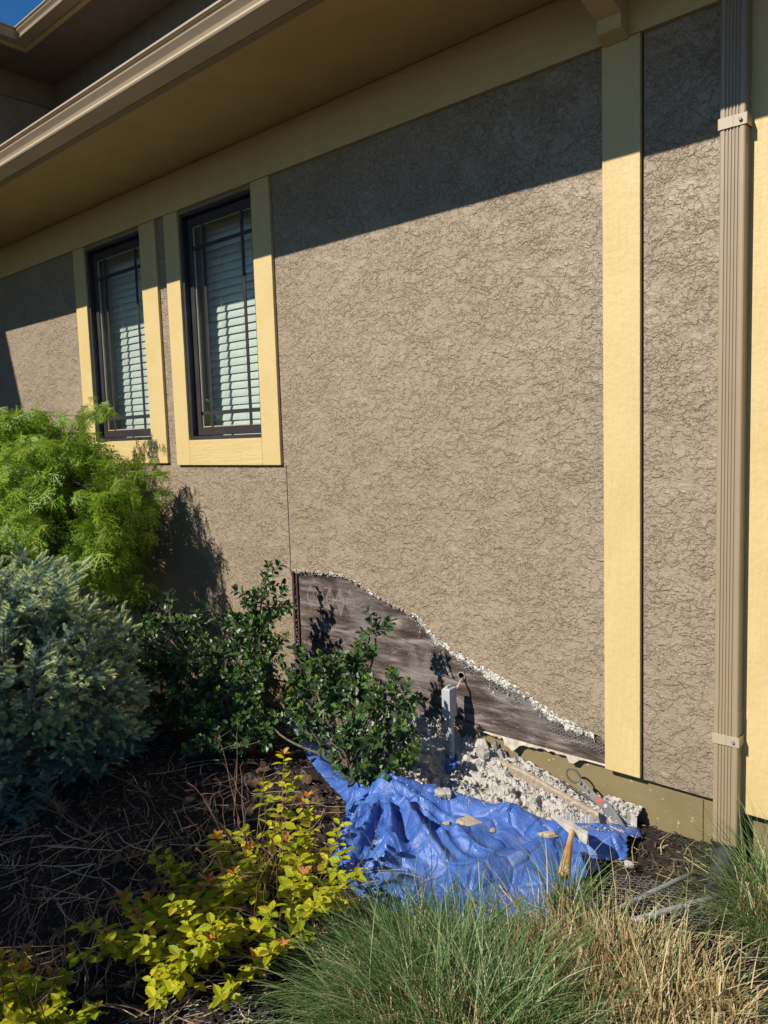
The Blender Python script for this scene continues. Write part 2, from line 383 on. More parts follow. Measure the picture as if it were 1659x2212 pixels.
BLACKP = simple("black_corrugated_plastic", (.015, .015, .016), (.028, .028, .03), .65, 20, .3)
TOOL = simple("worn_dark_tool_metal", (.035, .035, .035), (.09, .09, .088), .5, 40, .35, bs=.2, bd=.001)
BLADEM = simple("scratched_blade_steel", (.055, .055, .055), (.12, .12, .118), .55, 50, .3)
REDL = simple("red_badge", (.36, .006, .01), (.42, .02, .02), .6, 60)
WOODH = simple("worn_hammer_handle", (.42, .20, .07), (.60, .42, .25), .55, 12, bs=.2, bd=.001)
HEADM = simple("dusty_hammer_head", (.36, .34, .30), (.52, .49, .43), .7, 30, bs=.3, bd=.001)
WIREC = simple("pinkish_cable", (.45, .30, .26), (.5, .36, .32), .5)
# ================================================================== GROUND
def ground_h(x, y):
    return .035 * (fbm(x * 2.2, y * 2.2, 0, 3) - .5) + .02 * (fbm(x * 9, y * 9, 0, 5) - .5) - .015
gx = np.concatenate([np.array([-300, -60, -20, -10, -7]), np.arange(-5.5, 2.01, .03), np.array([4, 8, 20, 60, 300.])])
gy = np.concatenate([np.array([-300, -60, -20, -10, -5]), np.arange(-3.2, .11, .03), np.array([.6, 3, 10, 40, 300.])])
GX, GY = np.meshgrid(gx, gy, indexing='ij')
fade = (np.abs(GX + 1.75) < 3.7) & (GY > -3.2) & (GY < .1)
GZ = np.where(fade, ground_h(GX, GY), -.02)
nx, ny = GX.shape
ii, jj = np.meshgrid(np.arange(nx - 1), np.arange(ny - 1), indexing='ij')
gf = np.stack([ii * ny + jj, (ii + 1) * ny + jj, (ii + 1) * ny + jj + 1, ii * ny + jj + 1], -1).reshape(-1, 4)
tag(fast("ground", np.stack([GX, GY, GZ], -1).reshape(-1, 3), gf, SOIL, None, True), kind='structure')

# ================================================================== HOUSE
house = empty("house", (-3, .5, 0), "tan stucco house with cream trim boards, deep eave and two dark windows", "house")
FB, SZ = 2.95, 3.18            # frieze bottom, soffit height
XL, XR = -8.345, 1.6
# --- stucco face, cut round the windows and the torn-off corner
edge = [(-3.197, .17), (-3.197, .50), (-3.196, .822), (-3.12, .832), (-3.03, .838), (-2.946, .842), (-2.86, .836), (-2.80, .832), (-2.741, .822), (-2.66, .79), (-2.60, .765), (-2.551, .75),
        (-2.46, .72), (-2.38, .70), (-2.315, .687), (-2.25, .64), (-2.191, .595), (-2.10, .555), (-1.995, .515), (-1.90, .49), (-1.799, .455),
        (-1.70, .42), (-1.616, .38), (-1.54, .352), (-1.466, .335), (-1.40, .318), (-1.30, .308), (-1.30, .195)]
def jag(pts, amp, step, seed):
    out = []; r = random.Random(seed)
    for (a, b) in zip(pts[:-1], pts[1:]):
        L = math.hypot(b[0] - a[0], b[1] - a[1]); n = max(1, int(L / step))
        for i in range(n):
            t = i / n; q = amp if i else amp * .4
            out.append((a[0] + (b[0] - a[0]) * t + r.uniform(-q, q) * .5, a[1] + (b[1] - a[1]) * t + r.uniform(-q, q)))
    out.append(pts[-1]); return out
torn = jag(edge[2:-1], .016, .012, 3)
cut = [(-3.197, .178)] + torn + [(-1.30, .185)]
def fill_mesh(name, outer, holes, y0, y1, mat, parent):
    b = bmesh.new(); es = []
    for lp in [outer] + holes:
        vs = [b.verts.new((p[0], y0, p[1])) for p in lp]
        es += [b.edges.new((vs[i], vs[(i + 1) % len(vs)])) for i in range(len(vs))]
    bmesh.ops.triangle_fill(b, use_beauty=True, use_dissolve=False, edges=es)
    r = bmesh.ops.extrude_face_region(b, geom=list(b.faces))
    for v in [g for g in r['geom'] if isinstance(g, bmesh.types.BMVert)]: v.co.y = y1
    bmesh.ops.recalc_face_normals(b, faces=b.faces)
    me = bpy.data.meshes.new(name); b.to_mesh(me); b.free()
    return link(name, me, mat, parent)
def rect(x0, x1, z0, z1): return [(x0, z0), (x1, z0), (x1, z1), (x0, z1)]
W1 = dict(x0=-5.245, x1=-4.52, z0=1.582, z1=2.926, tl=-5.40, tr=-4.34)
W2 = dict(x0=-4.09, x1=-3.388, z0=1.570, z1=2.927, tl=-4.235, tr=-3.235)
outer = [(XL, .18), (-3.207, .178)] + [(-3.207, .80)] + [(-3.206, .822)] + torn[1:] + [(-1.30, .190), (XR, .174), (XR, FB + .05), (XL, FB + .05)]
fill_mesh("stucco_wall", outer, [rect(w['x0'], w['x1'], w['z0'], w['z1']) for w in (W1, W2)], 0, .018, STUCCO, house)
# narrow control joint under the window corner
MB().box(-3.2145, -3.2085, -.0015, .0005, .80, 1.414).build("control_joint", RUST, house)
# --- foundation
MB().box(XL, XR, .030, .25, -.35, .30).build("foundation", FOUND, house)
MB().box(-.975, -.971, .0285, .032, -.2, .16).build("foundation_crack", RUST, house)
# --- backing wall (keeps daylight out of the building)
def backing():
    m = MB(); xs = [XL, W1['x0'], W1['x1'], W2['x0'], W2['x1'], XR]
    for a, b in zip(xs[:-1], xs[1:]):
        if (a, b) in ((W1['x0'], W1['x1']), (W2['x0'], W2['x1'])):
            w = W1 if a == W1['x0'] else W2
            m.box(a, b, .032, .10, .31, w['z0']); m.box(a, b, .032, .10, w['z1'], 3.3)
        elif b == XR: m.box(a, -2.16, .032, .10, .31, 3.3); m.box(-1.98, b, .032, .10, .31, 3.3); m.box(-2.16, -1.98, .06, .10, .55, 3.3)
        else: m.box(a, b, .032, .10, .31, 3.3)
    return m
backing().build("wall_framing", DARK, house)
# --- building paper behind the missing stucco, wavy, with a round vent hole
px_ = np.arange(-3.20, -1.28, .0085); pz_ = np.arange(.188, .90, .0085)
PX, PZ = np.meshgrid(px_, pz_, indexing='ij')
wav = fbm(PX * 5 + .6 * PZ, PZ * 26 + 3 * fbm(PX * 3, PZ * 3, 0, 2), 0, 9, 4)
PY = .023 - .009 * (wav - .3) - .004 * np.clip(fbm(PX * 40, PZ * 40, 0, 4) - .62, 0, 1) * 3
PY = np.where(PZ < .235, PY - .004 * sstep(.235, .19, PZ), PY)
nx, ny = PX.shape
ii, jj = np.meshgrid(np.arange(nx - 1), np.arange(ny - 1), indexing='ij')
pf = np.stack([ii * ny + jj, (ii + 1) * ny + jj, (ii + 1) * ny + jj + 1, ii * ny + jj + 1], -1).reshape(-1, 4)
cx = PX[:-1, :-1].ravel() + .004; cz = PZ[:-1, :-1].ravel() + .004
keep = np.hypot(cx + 2.068, cz - .434) > .0185
paper = fast("building_paper", np.stack([PX, PY, PZ], -1).reshape(-1, 3), pf[keep], FELT, house, True)
rim = MB(); th = np.linspace(0, 2 * np.pi, 26)
rim.tube([(-2.068 + .0190 * math.cos(t), .016, .434 + .0190 * math.sin(t)) for t in th], .0026, 6, False)
rim.build("hole_rim", STUCCO_CHIP, house, smooth=True)
tb = MB(); v, f = tube_np([(-2.068, .016, .434), (-2.068, .058, .434)], .0195, 20); tb.add(v, f); tb.box(-2.1, -2.03, .054, .058, .40, .47)
tb.build("vent_hole", DARK, house)
# rusty casing bead down the left side of the opening
mb = MB(); mb.box(-3.199, -3.190, -.004, .03, .19, .822); mb.box(-3.190, -3.176, .010, .016, .19, .81)
mb.build("casing_bead", RUST, house)
# torn white under-layer hanging along the bottom of the paper
r = random.Random(5); x = -1.985; top = []; bot = []
while x < -1.30:
    q = fbm(np.array([x * 16.0]), np.array([0.0]), 0, 17, 3)[0]; q2 = vn(np.array([x * 70.0]), np.array([3.0]), 0, 19)[0]
    d = .0015 + .050 * max(0, q - .50) * (2.2 if x < -1.72 else 1.3) + .014 * max(0, q2 - .55)
    top.append((x, .011 - .003 * q2, .203)); bot.append((x + .004 * q2, .006 - .016 * q * (d / .02) ** .5, .199 - d)); x += .006
n = len(top); vs = top + bot; fs = [(i, i + 1, n + i + 1, n + i) for i in range(n - 1)]
o = MB().add(vs, fs).build("paper_shred", PAPER, house); o.modifiers.new("solid", 'SOLIDIFY').thickness = .0012
# broken mortar lip with hexagonal lath showing along the tear
def hulls(n, pts, seed, flat=1.0):
    """templates of broken angular fragments"""
    g = np.random.default_rng(seed); out = []
    for k in range(n):
        b = bmesh.new()
        for p in nrm(g.normal(size=(pts, 3))) * g.uniform(.65, 1.1, (pts, 1)) * [1, .85, flat]: b.verts.new(p)
        r_ = bmesh.ops.convex_hull(b, input=b.verts); bmesh.ops.delete(b, geom=[q for q in r_['geom_interior'] if isinstance(q, bmesh.types.BMVert)], context='VERTS')
        bmesh.ops.triangulate(b, faces=b.faces); b.verts.index_update()
        out.append((np.array([p.co[:] for p in b.verts]), np.array([[p.index for p in q.verts] for q in b.faces]))); b.free()
    return out
HULL = hulls(14, 9, 4, .8)
def crumbs(pos, size, seed):
    g = np.random.default_rng(seed); k = g.integers(0, len(HULL), len(pos)); out = []
    for i, (tv, tf) in enumerate(HULL):
        m = k == i
        if not m.any(): continue
        n = int(m.sum()); out.append(scatter(tv, tf, frames(nrm(g.normal(size=(n, 3))), g.normal(size=(n, 3)), size[m]) * g.uniform(.6, 1.25, (n, 1, 3)), pos[m]))
    return join_np(out)
def lumps(n, path, spread, size, yoff, seed):
    g = np.random.default_rng(seed); P = np.asarray(path); seg = np.hypot(*np.diff(P, axis=0).T); cum = np.concatenate([[0], np.cumsum(seg)])
    s = g.random(n) * cum[-1]; X = np.interp(s, cum, P[:, 0]); Z = np.interp(s, cum, P[:, 1])
    w = spread * (.25 + 1.5 * vn(X * 22, 0, 0, seed) * vn(X * 7, 3, 0, seed + 5) * 1.6)
    dz = -np.abs(g.normal(size=n)) * w + .006 + .012 * (vn(X * 45, 0, 0, seed + 1) - .5)
    sz = size[0] + (size[1] - size[0]) * g.random(n) ** 2.5
    return crumbs(np.stack([X + g.normal(0, spread * .3, n), g.uniform(*yoff, n), Z + dz], -1), sz, seed)
tear_path = edge[2:-2]
lower = [p for p in tear_path if p[0] > -2.35]; upper = [p for p in tear_path if p[0] <= -2.3]
def lip(path, w, seed):
    """crumbly scratch coat left standing below the break"""
    P = np.asarray(path); seg = np.hypot(*np.diff(P, axis=0).T); cum = np.concatenate([[0], np.cumsum(seg)]); s = np.arange(0, cum[-1], .0022)
    X = np.interp(s, cum, P[:, 0]); Z = np.interp(s, cum, P[:, 1]); m = 16; t = np.linspace(0, 1, m)[None]
    ww = w * (.25 + 1.1 * fbm(X * 14, 0 * X, 0, seed, 3) + .5 * (vn(X * 60, 0 * X, 0, seed + 3) - .5))[:, None]
    zz = Z[:, None] + .012 - t * (ww + .012); xx = X[:, None] + .004 * (vn(X[:, None] * 90, zz * 90, 0, seed) - .5)
    yy = .001 + .014 * t ** 1.5 - .010 * (vn(xx * 150, zz * 150, 0, seed + 1) - .5) - .007 * (vn(xx * 60, zz * 60, 0, seed + 2) - .5); yy[:, -1] = .02
    i, j = np.meshgrid(np.arange(len(s) - 1), np.arange(m - 1), indexing='ij'); a = i * m + j
    q = np.stack([a, a + m, a + m + 1, a + 1], -1).reshape(-1, 4)
    return np.stack([xx, yy, zz], -1).reshape(-1, 3), np.concatenate([q[:, :3], q[:, [0, 2, 3]]])
v1 = lumps(1500, upper, .010, (.0012, .0056), (.004, .016), 1); v2 = lumps(2600, lower, .026, (.0012, .0062), (.004, .016), 2)
v3 = lumps(90, [(-3.19, .80), (-3.183, .2)], .003, (.002, .008), (0, .014), 3)
v4 = lumps(300, [(-2.165, .53), (-2.15, .47), (-2.12, .42)], .006, (.0015, .005), (0, .014), 4)
o = fast("torn_stucco_edge", *join_np([v1, v2, v3, v4]), MORTAR, house)
fast("scratch_coat", *join_np([lip(upper, .017, 61), lip(lower, .046, 62)]), LIME, house)
def hexwire(inside, x0, x1, z0, z1, s, yfun, rad):
    """hexagonal wire mesh lying in the x-z plane"""
    parts = []; seen = set(); h = s * math.sqrt(3)
    ni = int((x1 - x0) / (1.5 * s)) + 2; nj = int((z1 - z0) / h) + 2
    for i in range(ni):
        for j in range(nj):
            cx, cz = x0 + i * 1.5 * s, z0 + j * h + (h / 2 if i % 2 else 0)
            for k in range(6):
                a = (cx + s * math.cos(k * math.pi / 3), cz + s * math.sin(k * math.pi / 3)); b = (cx + s * math.cos((k + 1) * math.pi / 3), cz + s * math.sin((k + 1) * math.pi / 3))
                key = (round((a[0] + b[0]) / s * 8), round((a[1] + b[1]) / s * 8))
                if key in seen or not inside((a[0] + b[0]) / 2, (a[1] + b[1]) / 2): continue
                seen.add(key); parts.append(tube_np([yfun(*a), yfun(*b)], rad, 3))
    return join_np(parts)
TX = np.array([p[0] for p in tear_path]); TZ = np.array([p[1] for p in tear_path])
def in_lath(x, z):
    t = np.interp(x, TX, TZ); d = t - z
    w = .045 + .05 * vn(x * 9, 0, 0, 3)
    return (-2.30 < x < -1.32) and (.012 < d < w * (.35 + .65 * sstep(-2.3, -1.95, x))) and vn(x * 40, z * 40, 0, 8) > .25
fast("lath_mesh", *hexwire(in_lath, -2.32, -1.30, .2, .72, .0085, lambda x, z: (x, -.003 - .006 * vn(x * 30, z * 30), z), .0008), GALV, house)
# --- trim boards
def board(name, x0, x1, z0, z1, y=-.020, yb=-.0005, m=None, par=None, seed=0):
    return MB().box(x0, x1, y, yb, z0, z1).build(name, m or CREAM_V, par or house, .0025)
board("batten_board", -1.343, -1.197, .198, FB - .002)
board("corner_board", -.862, -.555, .176, FB - .002)
MB().box(-1.196, -1.1915, -.0015, .0005, .19, FB - .002).build("caulk_joint", DARK, house)
board("frieze_board", XL, XR, FB, SZ - .002, -.022, .10, CREAM_H)
# --- eave
MB().box(XL, XR, -.648, .10, SZ, SZ + .012).build("soffit", SOFFIT, house)
MB().box(XL, XR, -.692, -.650, SZ - .012, SZ + .09).build("fascia", FASCIA, house, .002)
GP = [(-.693, 3.262), (-.693, 3.170), (-.778, 3.170), (-.790, 3.173), (-.794, 3.180), (-.790, 3.186), (-.782, 3.190), (-.780, 3.200), (-.786, 3.212), (-.797, 3.224), (-.806, 3.234), (-.808, 3.240), (-.804, 3.243),
      (-.800, 3.246), (-.800, 3.253), (-.812, 3.254), (-.817, 3.257), (-.817, 3.266), (-.812, 3.268), (-.800, 3.266)]
o = MB().sweep(GP, XL, XR).build("gutter", GUTTER, house); md = o.modifiers.new("solid", 'SOLIDIFY'); md.thickness = .0018
rf = MB(); rf.prism([(-.80, 3.275), (-.70, 3.262), (1.45, 3.93), (1.45, 3.99)], XL, XR).build("roof", ROOFM, house)
# --- knee bracket under the eave
bp = [(-.022, 2.938), (-.090, 2.957), (-.090, 3.003), (-.20, 3.03), (-.34, 3.075), (-.47, 3.13), (-.55, SZ - .001), (-.022, SZ - .001)]
MB().prism(bp, -1.330, -1.236).build("eave_bracket", CREAM_V, house, .003)
# --- downspout: ribbed rectangular pipe
def downspout():
    f0, f1, yb, yf = -.905, -.823, -.004, -.072
    prof = [(f0, yb), (f0, yf + .006), (f0 + .002, yf + .002), (f0 + .006, yf)]
    x = f0 + .016
    for k in range(5):
        prof += [(x, yf), (x + .0025, yf + .004), (x + .0045, yf + .004), (x + .007, yf)]; x += .0105
    prof += [(f1 - .006, yf), (f1 - .002, yf + .002), (f1, yf + .006), (f1, yf + .028), (f1 - .003, yf + .030), (f1, yf + .033), (f1, yf + .048), (f1 - .003, yf + .050), (f1, yf + .053), (f1, yb)]
    m = MB(); m.prism(prof, .05, 3.10, 'z')
    big = [(f0 + (p[0] - f0) * 1.0, p[1]) for p in prof]
    return m, prof
m_, prof = downspout(); ds = m_.build("downspout", DOWN, house)
xc, yc = -.864, -.038
MB().prism([(xc + (p[0] - xc) * 1.03, yc + (p[1] - yc) * 1.03) for p in prof], .05, .56, 'z').build("lower_sleeve", DOWN, ds)
el = MB(); el.add(*[[(xx, yy, zz) for (yy, zz) in [(-.004, 3.101), (-.072, 3.101), (-.66, 3.102), (-.76, 3.120), (-.76, 3.168), (-.004, 3.168)] for xx in (-.905, -.823)], [(0, 1, 3, 2), (2, 3, 5, 4), (4, 5, 7, 6), (6, 7, 9, 8), (8, 9, 11, 10), (10, 11, 1, 0), (0, 2, 4, 6, 8, 10), (1, 11, 9, 7, 5, 3)]])
el.build("downspout_elbow", DOWN, ds)
for zc, t in ((2.535, .028), (.452, .012)):
    s = MB()
    s.prism([(-.909, zc - .018), (-.82, zc - .018 - t * 0), (-.82, zc + .018), (-.909, zc + .018)], -.0752, -.0735, 'y')
    s.box(-.909, -.9065, -.0735, -.001, zc - .018, zc + .018); s.box(-.8195, -.817, -.0775, -.001, zc - .018, zc + .018)
    s.box(-.9075, -.8605, -.0764, -.0751, zc - .018, zc + .018)
    so = s.build("strap", GUTTER, ds, .001)
    sc = MB(); sc.prism([(-.838 + .006 * math.cos(a), zc + .006 * math.sin(a)) for a in np.arange(6) * math.pi / 3], -.083, -.0775, 'y')
    sc.build("strap_screw", STEEL, ds)
# --- windows
def window(w):
    x0, x1, z0, z1 = w['x0'], w['x1'], w['z0'], w['z1']
    e = MB(); t = .022
    for a in (dict(x=(x0, x0 + t), z=(z0, z1)), dict(x=(x1 - t, x1), z=(z0, z1)), dict(x=(x0 + t, x1 - t), z=(z0, z0 + t)), dict(x=(x0 + t, x1 - t), z=(z1 - t, z1))):
        e.box(a['x'][0], a['x'][1], -.004, .13, a['z'][0], a['z'][1])
    fr = e.build("window", FRAME, house, .003)
    # cream boards round it
    board("trim_board", w['tl'], x0 - .001, z0 - .155, FB - .002, par=fr); board("trim_board", x1 + .001, w['tr'], z0 - .155, FB - .002, par=fr)
    board("trim_board", x0, x1, z0 - .155, z0 - .001, m=CREAM_H, par=fr)
    s = MB(); a0, a1, b0, b1 = x0 + t + .004, x1 - t - .004, z0 + t + .004, z1 - t - .004; q = .040; yb, yf = .075, .032
    s.box(a0, a0 + q, yf, yb, b0, b1); s.box(a1 - q, a1, yf, yb, b0, b1); s.box(a0 + q, a1 - q, yf, yb, b0, b0 + q + .01); s.box(a0 + q, a1 - q, yf, yb, b1 - q - .012, b1)
    s.build("sash", FRAME, fr, .003)
    g0, g1, h0, h1 = a0 + q, a1 - q, b0 + q + .01, b1 - q - .012
    g = MB(); u = .006
    for a in ((g0, g0 + u, h0, h1), (g1 - u, g1, h0, h1), (g0 + u, g1 - u, h0, h0 + u), (g0 + u, g1 - u, h1 - u, h1)): g.box(a[0], a[1], yf + .012, yf + .020, a[2], a[3])
    g.build("glazing_bead", GUTTER, fr)
    MB().box(g0 - .004, g1 + .004, .050, .054, h0 - .004, h1 + .004).build("glass", GLASS, fr)
    mu = MB(); k = .011; vx = (g0 + .10, g1 - .10); hz = (h0 + .085, h1 - .125)
    for xx in vx: mu.box(xx - k, xx + k, .0435, .0485, h0, h1)
    for zz in hz:
        ed = [g0, vx[0] - k, vx[0] + k, vx[1] - k, vx[1] + k, g1]
        for i in (0, 2, 4): mu.box(ed[i], ed[i + 1], .044, .048, zz - k, zz + k)
    mu.build("muntin", FRAME, fr)
    bl = MB(); z = h0 - .03; i = 0; rr = random.Random(int(x0 * 100))
    L, R_ = x0 + .015, x1 - .015; rows = int((h1 + .06 - z) / .0475)
    V = []; F = []
    for i in range(rows):
        zc = z + i * .0475; tilt = math.radians(74 + rr.uniform(-2.5, 2.5)); dy, dz = .027 * math.cos(tilt), .027 * math.sin(tilt)
        n0 = len(V); c = .0035
        for xx in (L, R_):
            for u in (-1, -.5, 0, .5, 1):
                V.append((xx, .172 + u * dy - c * (1 - u * u), zc + u * dz + c * .4 * (1 - u * u) + rr.uniform(-.0006, .0006)))
        F += [(n0 + j, n0 + j + 1, n0 + j + 6, n0 + j + 5) for j in range(4)]
    o = bl.add(V, F).build("blind", BLIND, fr); md = o.modifiers.new("solid", 'SOLIDIFY'); md.thickness = .0022
    co = MB()
    for xx in (L + .16, (L + R_) / 2 + .02, R_ - .10):
        for dx in (-.004, .004): co.tube([(xx + dx, .150, z), (xx + dx * 1.2, .150, h1 + .02)], .0009, 4)
    co.build("blind_cord", BLIND, fr)
    rv = MB(); rv.box(x0 - .02, x0 - .001, .132, .25, z0 - .03, z1 + .03); rv.box(x1 + .001, x1 + .02, .132, .25, z0 - .03, z1 + .03); rv.box(x0 - .001, x1 + .001, .132, .25, z0 - .03, z0 - .002); rv.box(x0 - .001, x1 + .001, .132, .25, z1 + .002, z1 + .03)
    rv.box(x0 - .02, x1 + .02, .251, .26, z0 - .03, z1 + .03)
    rv.build("window_recess", simple("pale_recess_paint", (.42, .38, .28), (.46, .42, .31), .7), fr)
window(W1); window(W2)
# --- taller wing behind on the left: wall facing us, wall facing the yard, soffit, frieze, gutter
WX, WY, USZ, UE = -8.345, 1.424, 5.425, .535
MB().box(WX, 6, WY, WY + .15, 3.5, USZ - .001).build("upper_wall", STUCCO, house)
MB().box(WX - .2, WX - .001, -6.5, WY, -.3, USZ - .001).build("wing_wall", STUCCO, house)
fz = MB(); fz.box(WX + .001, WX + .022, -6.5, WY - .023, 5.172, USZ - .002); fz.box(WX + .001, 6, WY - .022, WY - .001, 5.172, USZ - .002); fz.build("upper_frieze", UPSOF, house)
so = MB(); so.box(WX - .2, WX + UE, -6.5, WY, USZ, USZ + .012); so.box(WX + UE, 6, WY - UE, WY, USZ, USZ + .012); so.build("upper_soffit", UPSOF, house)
fa = MB(); fa.box(WX + UE, WX + UE + .04, -6.5, WY - UE, USZ - .012, USZ + .10); fa.box(WX + UE + .04, 6, WY - UE - .04, WY - UE, USZ - .012, USZ + .10); fa.build("upper_fascia", CREAM_H, house)
ug = []
for (y, z) in GP:
    off = -.693 - y; zz = z - 3.170 + USZ + .004
    ug.append((off * 1.15, zz))
fx, fy = WX + UE + .041, WY - UE - .041
V = []; n = len(ug)
for (a, z) in ug: V.append((fx + a, -6.5, z))
for (a, z) in ug: V.append((fx + a, fy - a, z))
for (a, z) in ug: V.append((6, fy - a, z))
F = [(k * n + i, k * n + i + 1, (k + 1) * n + i + 1, (k + 1) * n + i) for k in (0, 1) for i in range(n - 1)]
o = MB().add(V, F).build("upper_gutter", GUTTER, house); o.modifiers.new("solid", 'SOLIDIFY').thickness = .0018
ur = MB(); ur.add([(WX + UE, -6.5, USZ + .13), (fx - .03, fy + .03, USZ + .13), (6, fy + .03, USZ + .13), (6, 5, 7.0), (-12, 5, 7.0), (-12, -6.5, 7.0)], [(0, 1, 2, 3, 4, 5)]); ur.build("upper_roof", ROOFM, house)
MB().box(XR, XR + .1, .0, 6, -.3, 3.3).build("end_wall", STUCCO, house)
# ================================================================== TARP, RUBBLE, TOOLS
def inpoly(x, y, P):
    x = np.asarray(x); y = np.asarray(y); r = np.zeros(x.shape, bool); n = len(P)
    for i in range(n):
        (x0, y0), (x1, y1) = P[i], P[(i + 1) % n]
        c = ((y0 > y) != (y1 > y)) & (x < (x1 - x0) * (y - y0) / (y1 - y0 + 1e-12) + x0); r ^= c
    return r
def dpoly(x, y, P):
    d = np.full(np.shape(x), 9.0); n = len(P)
    for i in range(n):
        a = np.array(P[i]); b = np.array(P[(i + 1) % n]); e = b - a
        t = np.clip(((x - a[0]) * e[0] + (y - a[1]) * e[1]) / (e @ e), 0, 1)
        d = np.minimum(d, np.hypot(x - a[0] - t * e[0], y - a[1] - t * e[1]))
    return d
TP = [(-3.12, -.08), (-3.12, -.15), (-2.98, -.21), (-2.75, -.36), (-2.50, -.48), (-2.27, -.58), (-2.15, -.70), (-2.10, -.80), (-2.03, -.90), (-1.86, -1.01), (-1.70, -1.06), (-1.55, -1.04), (-1.42, -1.01),
      (-1.34, -.93), (-1.27, -.84), (-1.20, -.77), (-1.10, -.66), (-1.11, -.58), (-1.20, -.52), (-1.16, -.42), (-1.23, -.36), (-1.13, -.27), (-1.175, -.20), (-1.15, -.10), (-1.21, -.015), (-1.6, -.004), (-2.4, -.004), (-2.75, -.05), (-2.98, -.07)]
GP0 = (-2.03, -.585)
def pathd(x, y, P):
    d = np.full(np.shape(x), 9.0)
    for a, b in zip(P[:-1], P[1:]):
        a = np.array(a); b = np.array(b); e = b - a
        t = np.clip(((x - a[0]) * e[0] + (y - a[1]) * e[1]) / (e @ e), 0, 1); d = np.minimum(d, np.hypot(x - a[0] - t * e[0], y - a[1] - t * e[1]))
    return d
RIM = [(-2.05, -.56), (-1.92, -.50), (-1.80, -.44), (-1.66, -.40), (-1.52, -.37), (-1.40, -.31), (-1.30, -.28), (-1.21, -.24)]
def ridge(t): return (1 - np.abs(((t % 1) - .5) * 2)) ** 1.6
def tarp_h(x, y):
    de = dpoly(x, y, TP)
    dx, dy = x - GP0[0], y - GP0[1]; r = np.hypot(dx, dy); th = np.arctan2(dy, dx)
    front = sstep(-.18, -.42, y) * sstep(-2.45, -2.2, x)
    h = .010 + .040 * sstep(0, .22, de) * front
    h = h + .066 * np.exp(-(r / .17) ** 2) * (1 - .25 * ridge(th * 2.3))
    A = .070 * np.exp(-((r - .24) / .24) ** 2) * sstep(.02, .14, r) * sstep(.25, -.15, dy)
    h = h + A * (ridge(th * 2.05 + .9 * (vn(x * 3, y * 3, 0, 5) - .5)) - .35) + .5 * A * ridge(th * 4.6 + 1.2 * vn(x * 5, y * 5, 0, 8))
    pd = pathd(x, y, RIM); und = .7 + .6 * vn(x * 7, y * 2, 0, 4)
    h = h + .050 * und * np.exp(-(pd / .055) ** 2)
    # drapes running from the rim towards the lawn, and sharp creases
    w = x * 1.1 - y * .55 + .12 * fbm(x * 3, y * 3, 0, 12)
    fr2 = front * sstep(.0, .15, de)
    h = h + .050 * fr2 * (ridge(w * 3.3 + .2) - .4) * sstep(-1.95, -1.6, x)
    for s_, f_, a_ in ((21, 5.0, .036), (22, 9, .018), (23, 20, .007)):
        q = np.abs(vn(x * f_ + .4 * f_ * y, y * f_ - .3 * f_ * x, 0, s_) - .5) * 2
        h = h + a_ * front * (.5 - q)
    h = h * sstep(-.005, .045, de) + .012 * vn(x * 18, y * 18, 0, 30)
    # puckered corner pockets on the right-hand edge
    h = h + .05 * np.exp(-(np.hypot(x + 1.22, y + .44) / .05) ** 2) + .045 * np.exp(-(np.hypot(x + 1.165, y + .19) / .05) ** 2) - .03 * np.exp(-(np.hypot(x + 1.32, y + .72) / .07) ** 2)
    return np.maximum(h, .004)
tx = np.arange(-3.45, -1.05, .0085); ty = np.arange(-1.1, .001, .0085)
TXg, TYg = np.meshgrid(tx, ty, indexing='ij'); TZg = tarp_h(TXg, TYg)
nx, ny = TXg.shape
ii, jj = np.meshgrid(np.arange(nx - 1), np.arange(ny - 1), indexing='ij')
tf = np.stack([ii * ny + jj, (ii + 1) * ny + jj, (ii + 1) * ny + jj + 1, ii * ny + jj + 1], -1).reshape(-1, 4)
ok = inpoly(TXg[:-1, :-1].ravel() + .004, TYg[:-1, :-1].ravel() + .004, TP)
V = np.stack([TXg, TYg, TZg], -1).reshape(-1, 3); tf = tf[ok]
us = np.unique(tf); mp = np.full(len(V), -1); mp[us] = np.arange(len(us)); V = V[us]; tf = mp[tf]
# sideways sag so the folds overhang a little
V[:, 0] += .010 * (vn(V[:, 0] * 9, V[:, 1] * 9, V[:, 2] * 20, 40) - .5); V[:, 1] += .014 * (vn(V[:, 0] * 9, V[:, 1] * 9, V[:, 2] * 20, 41) - .5)
tarp = fast("tarp", V, tf, TARP, None, True)
tag(tarp, "crumpled blue woven tarp spread below the torn wall, holding rubble", "tarp")
tarp.modifiers.new("solid", 'SOLIDIFY').thickness = .0016

# --- rubble: everything too small to count, one heap on the tarp against the wall
def mound_h(x, y):
    t = np.clip(-y / .42, 0, 1.2)
    ends = sstep(-2.95, -2.5, x) * (1 - .72 * sstep(-2.05, -1.45, x))
    h = (.14 * (1 - t) ** 1.2 * ends + .05 * np.exp(-(np.hypot(x + 2.15, y + .22) / .22) ** 2)) * sstep(1.05, .75, t)
    h = h * (1 - .9 * np.exp(-(np.hypot(x + 2.02, (y + .15) * .8) / .105) ** 2))
    def bil(f, s): return 1 - np.abs(vn(x * f + 3 * vn(x * f * .6, y * f * .6, 0, s + 9), y * f, 0, s) - .5) * 2
    rough = .050 * (bil(13, 50) - .5) + .034 * (bil(29, 51) - .5) + .022 * (vn(x * 62, y * 62, 0, 52) - .5) + .016 * (vn(x * 120, y * 120, 0, 53) - .5)
    return h + rough * (.45 + .55 * ends) * sstep(1.15, .85, t) * (1 - .6 * np.exp(-(np.hypot(x + 2.04, y + .12) / .09) ** 2))
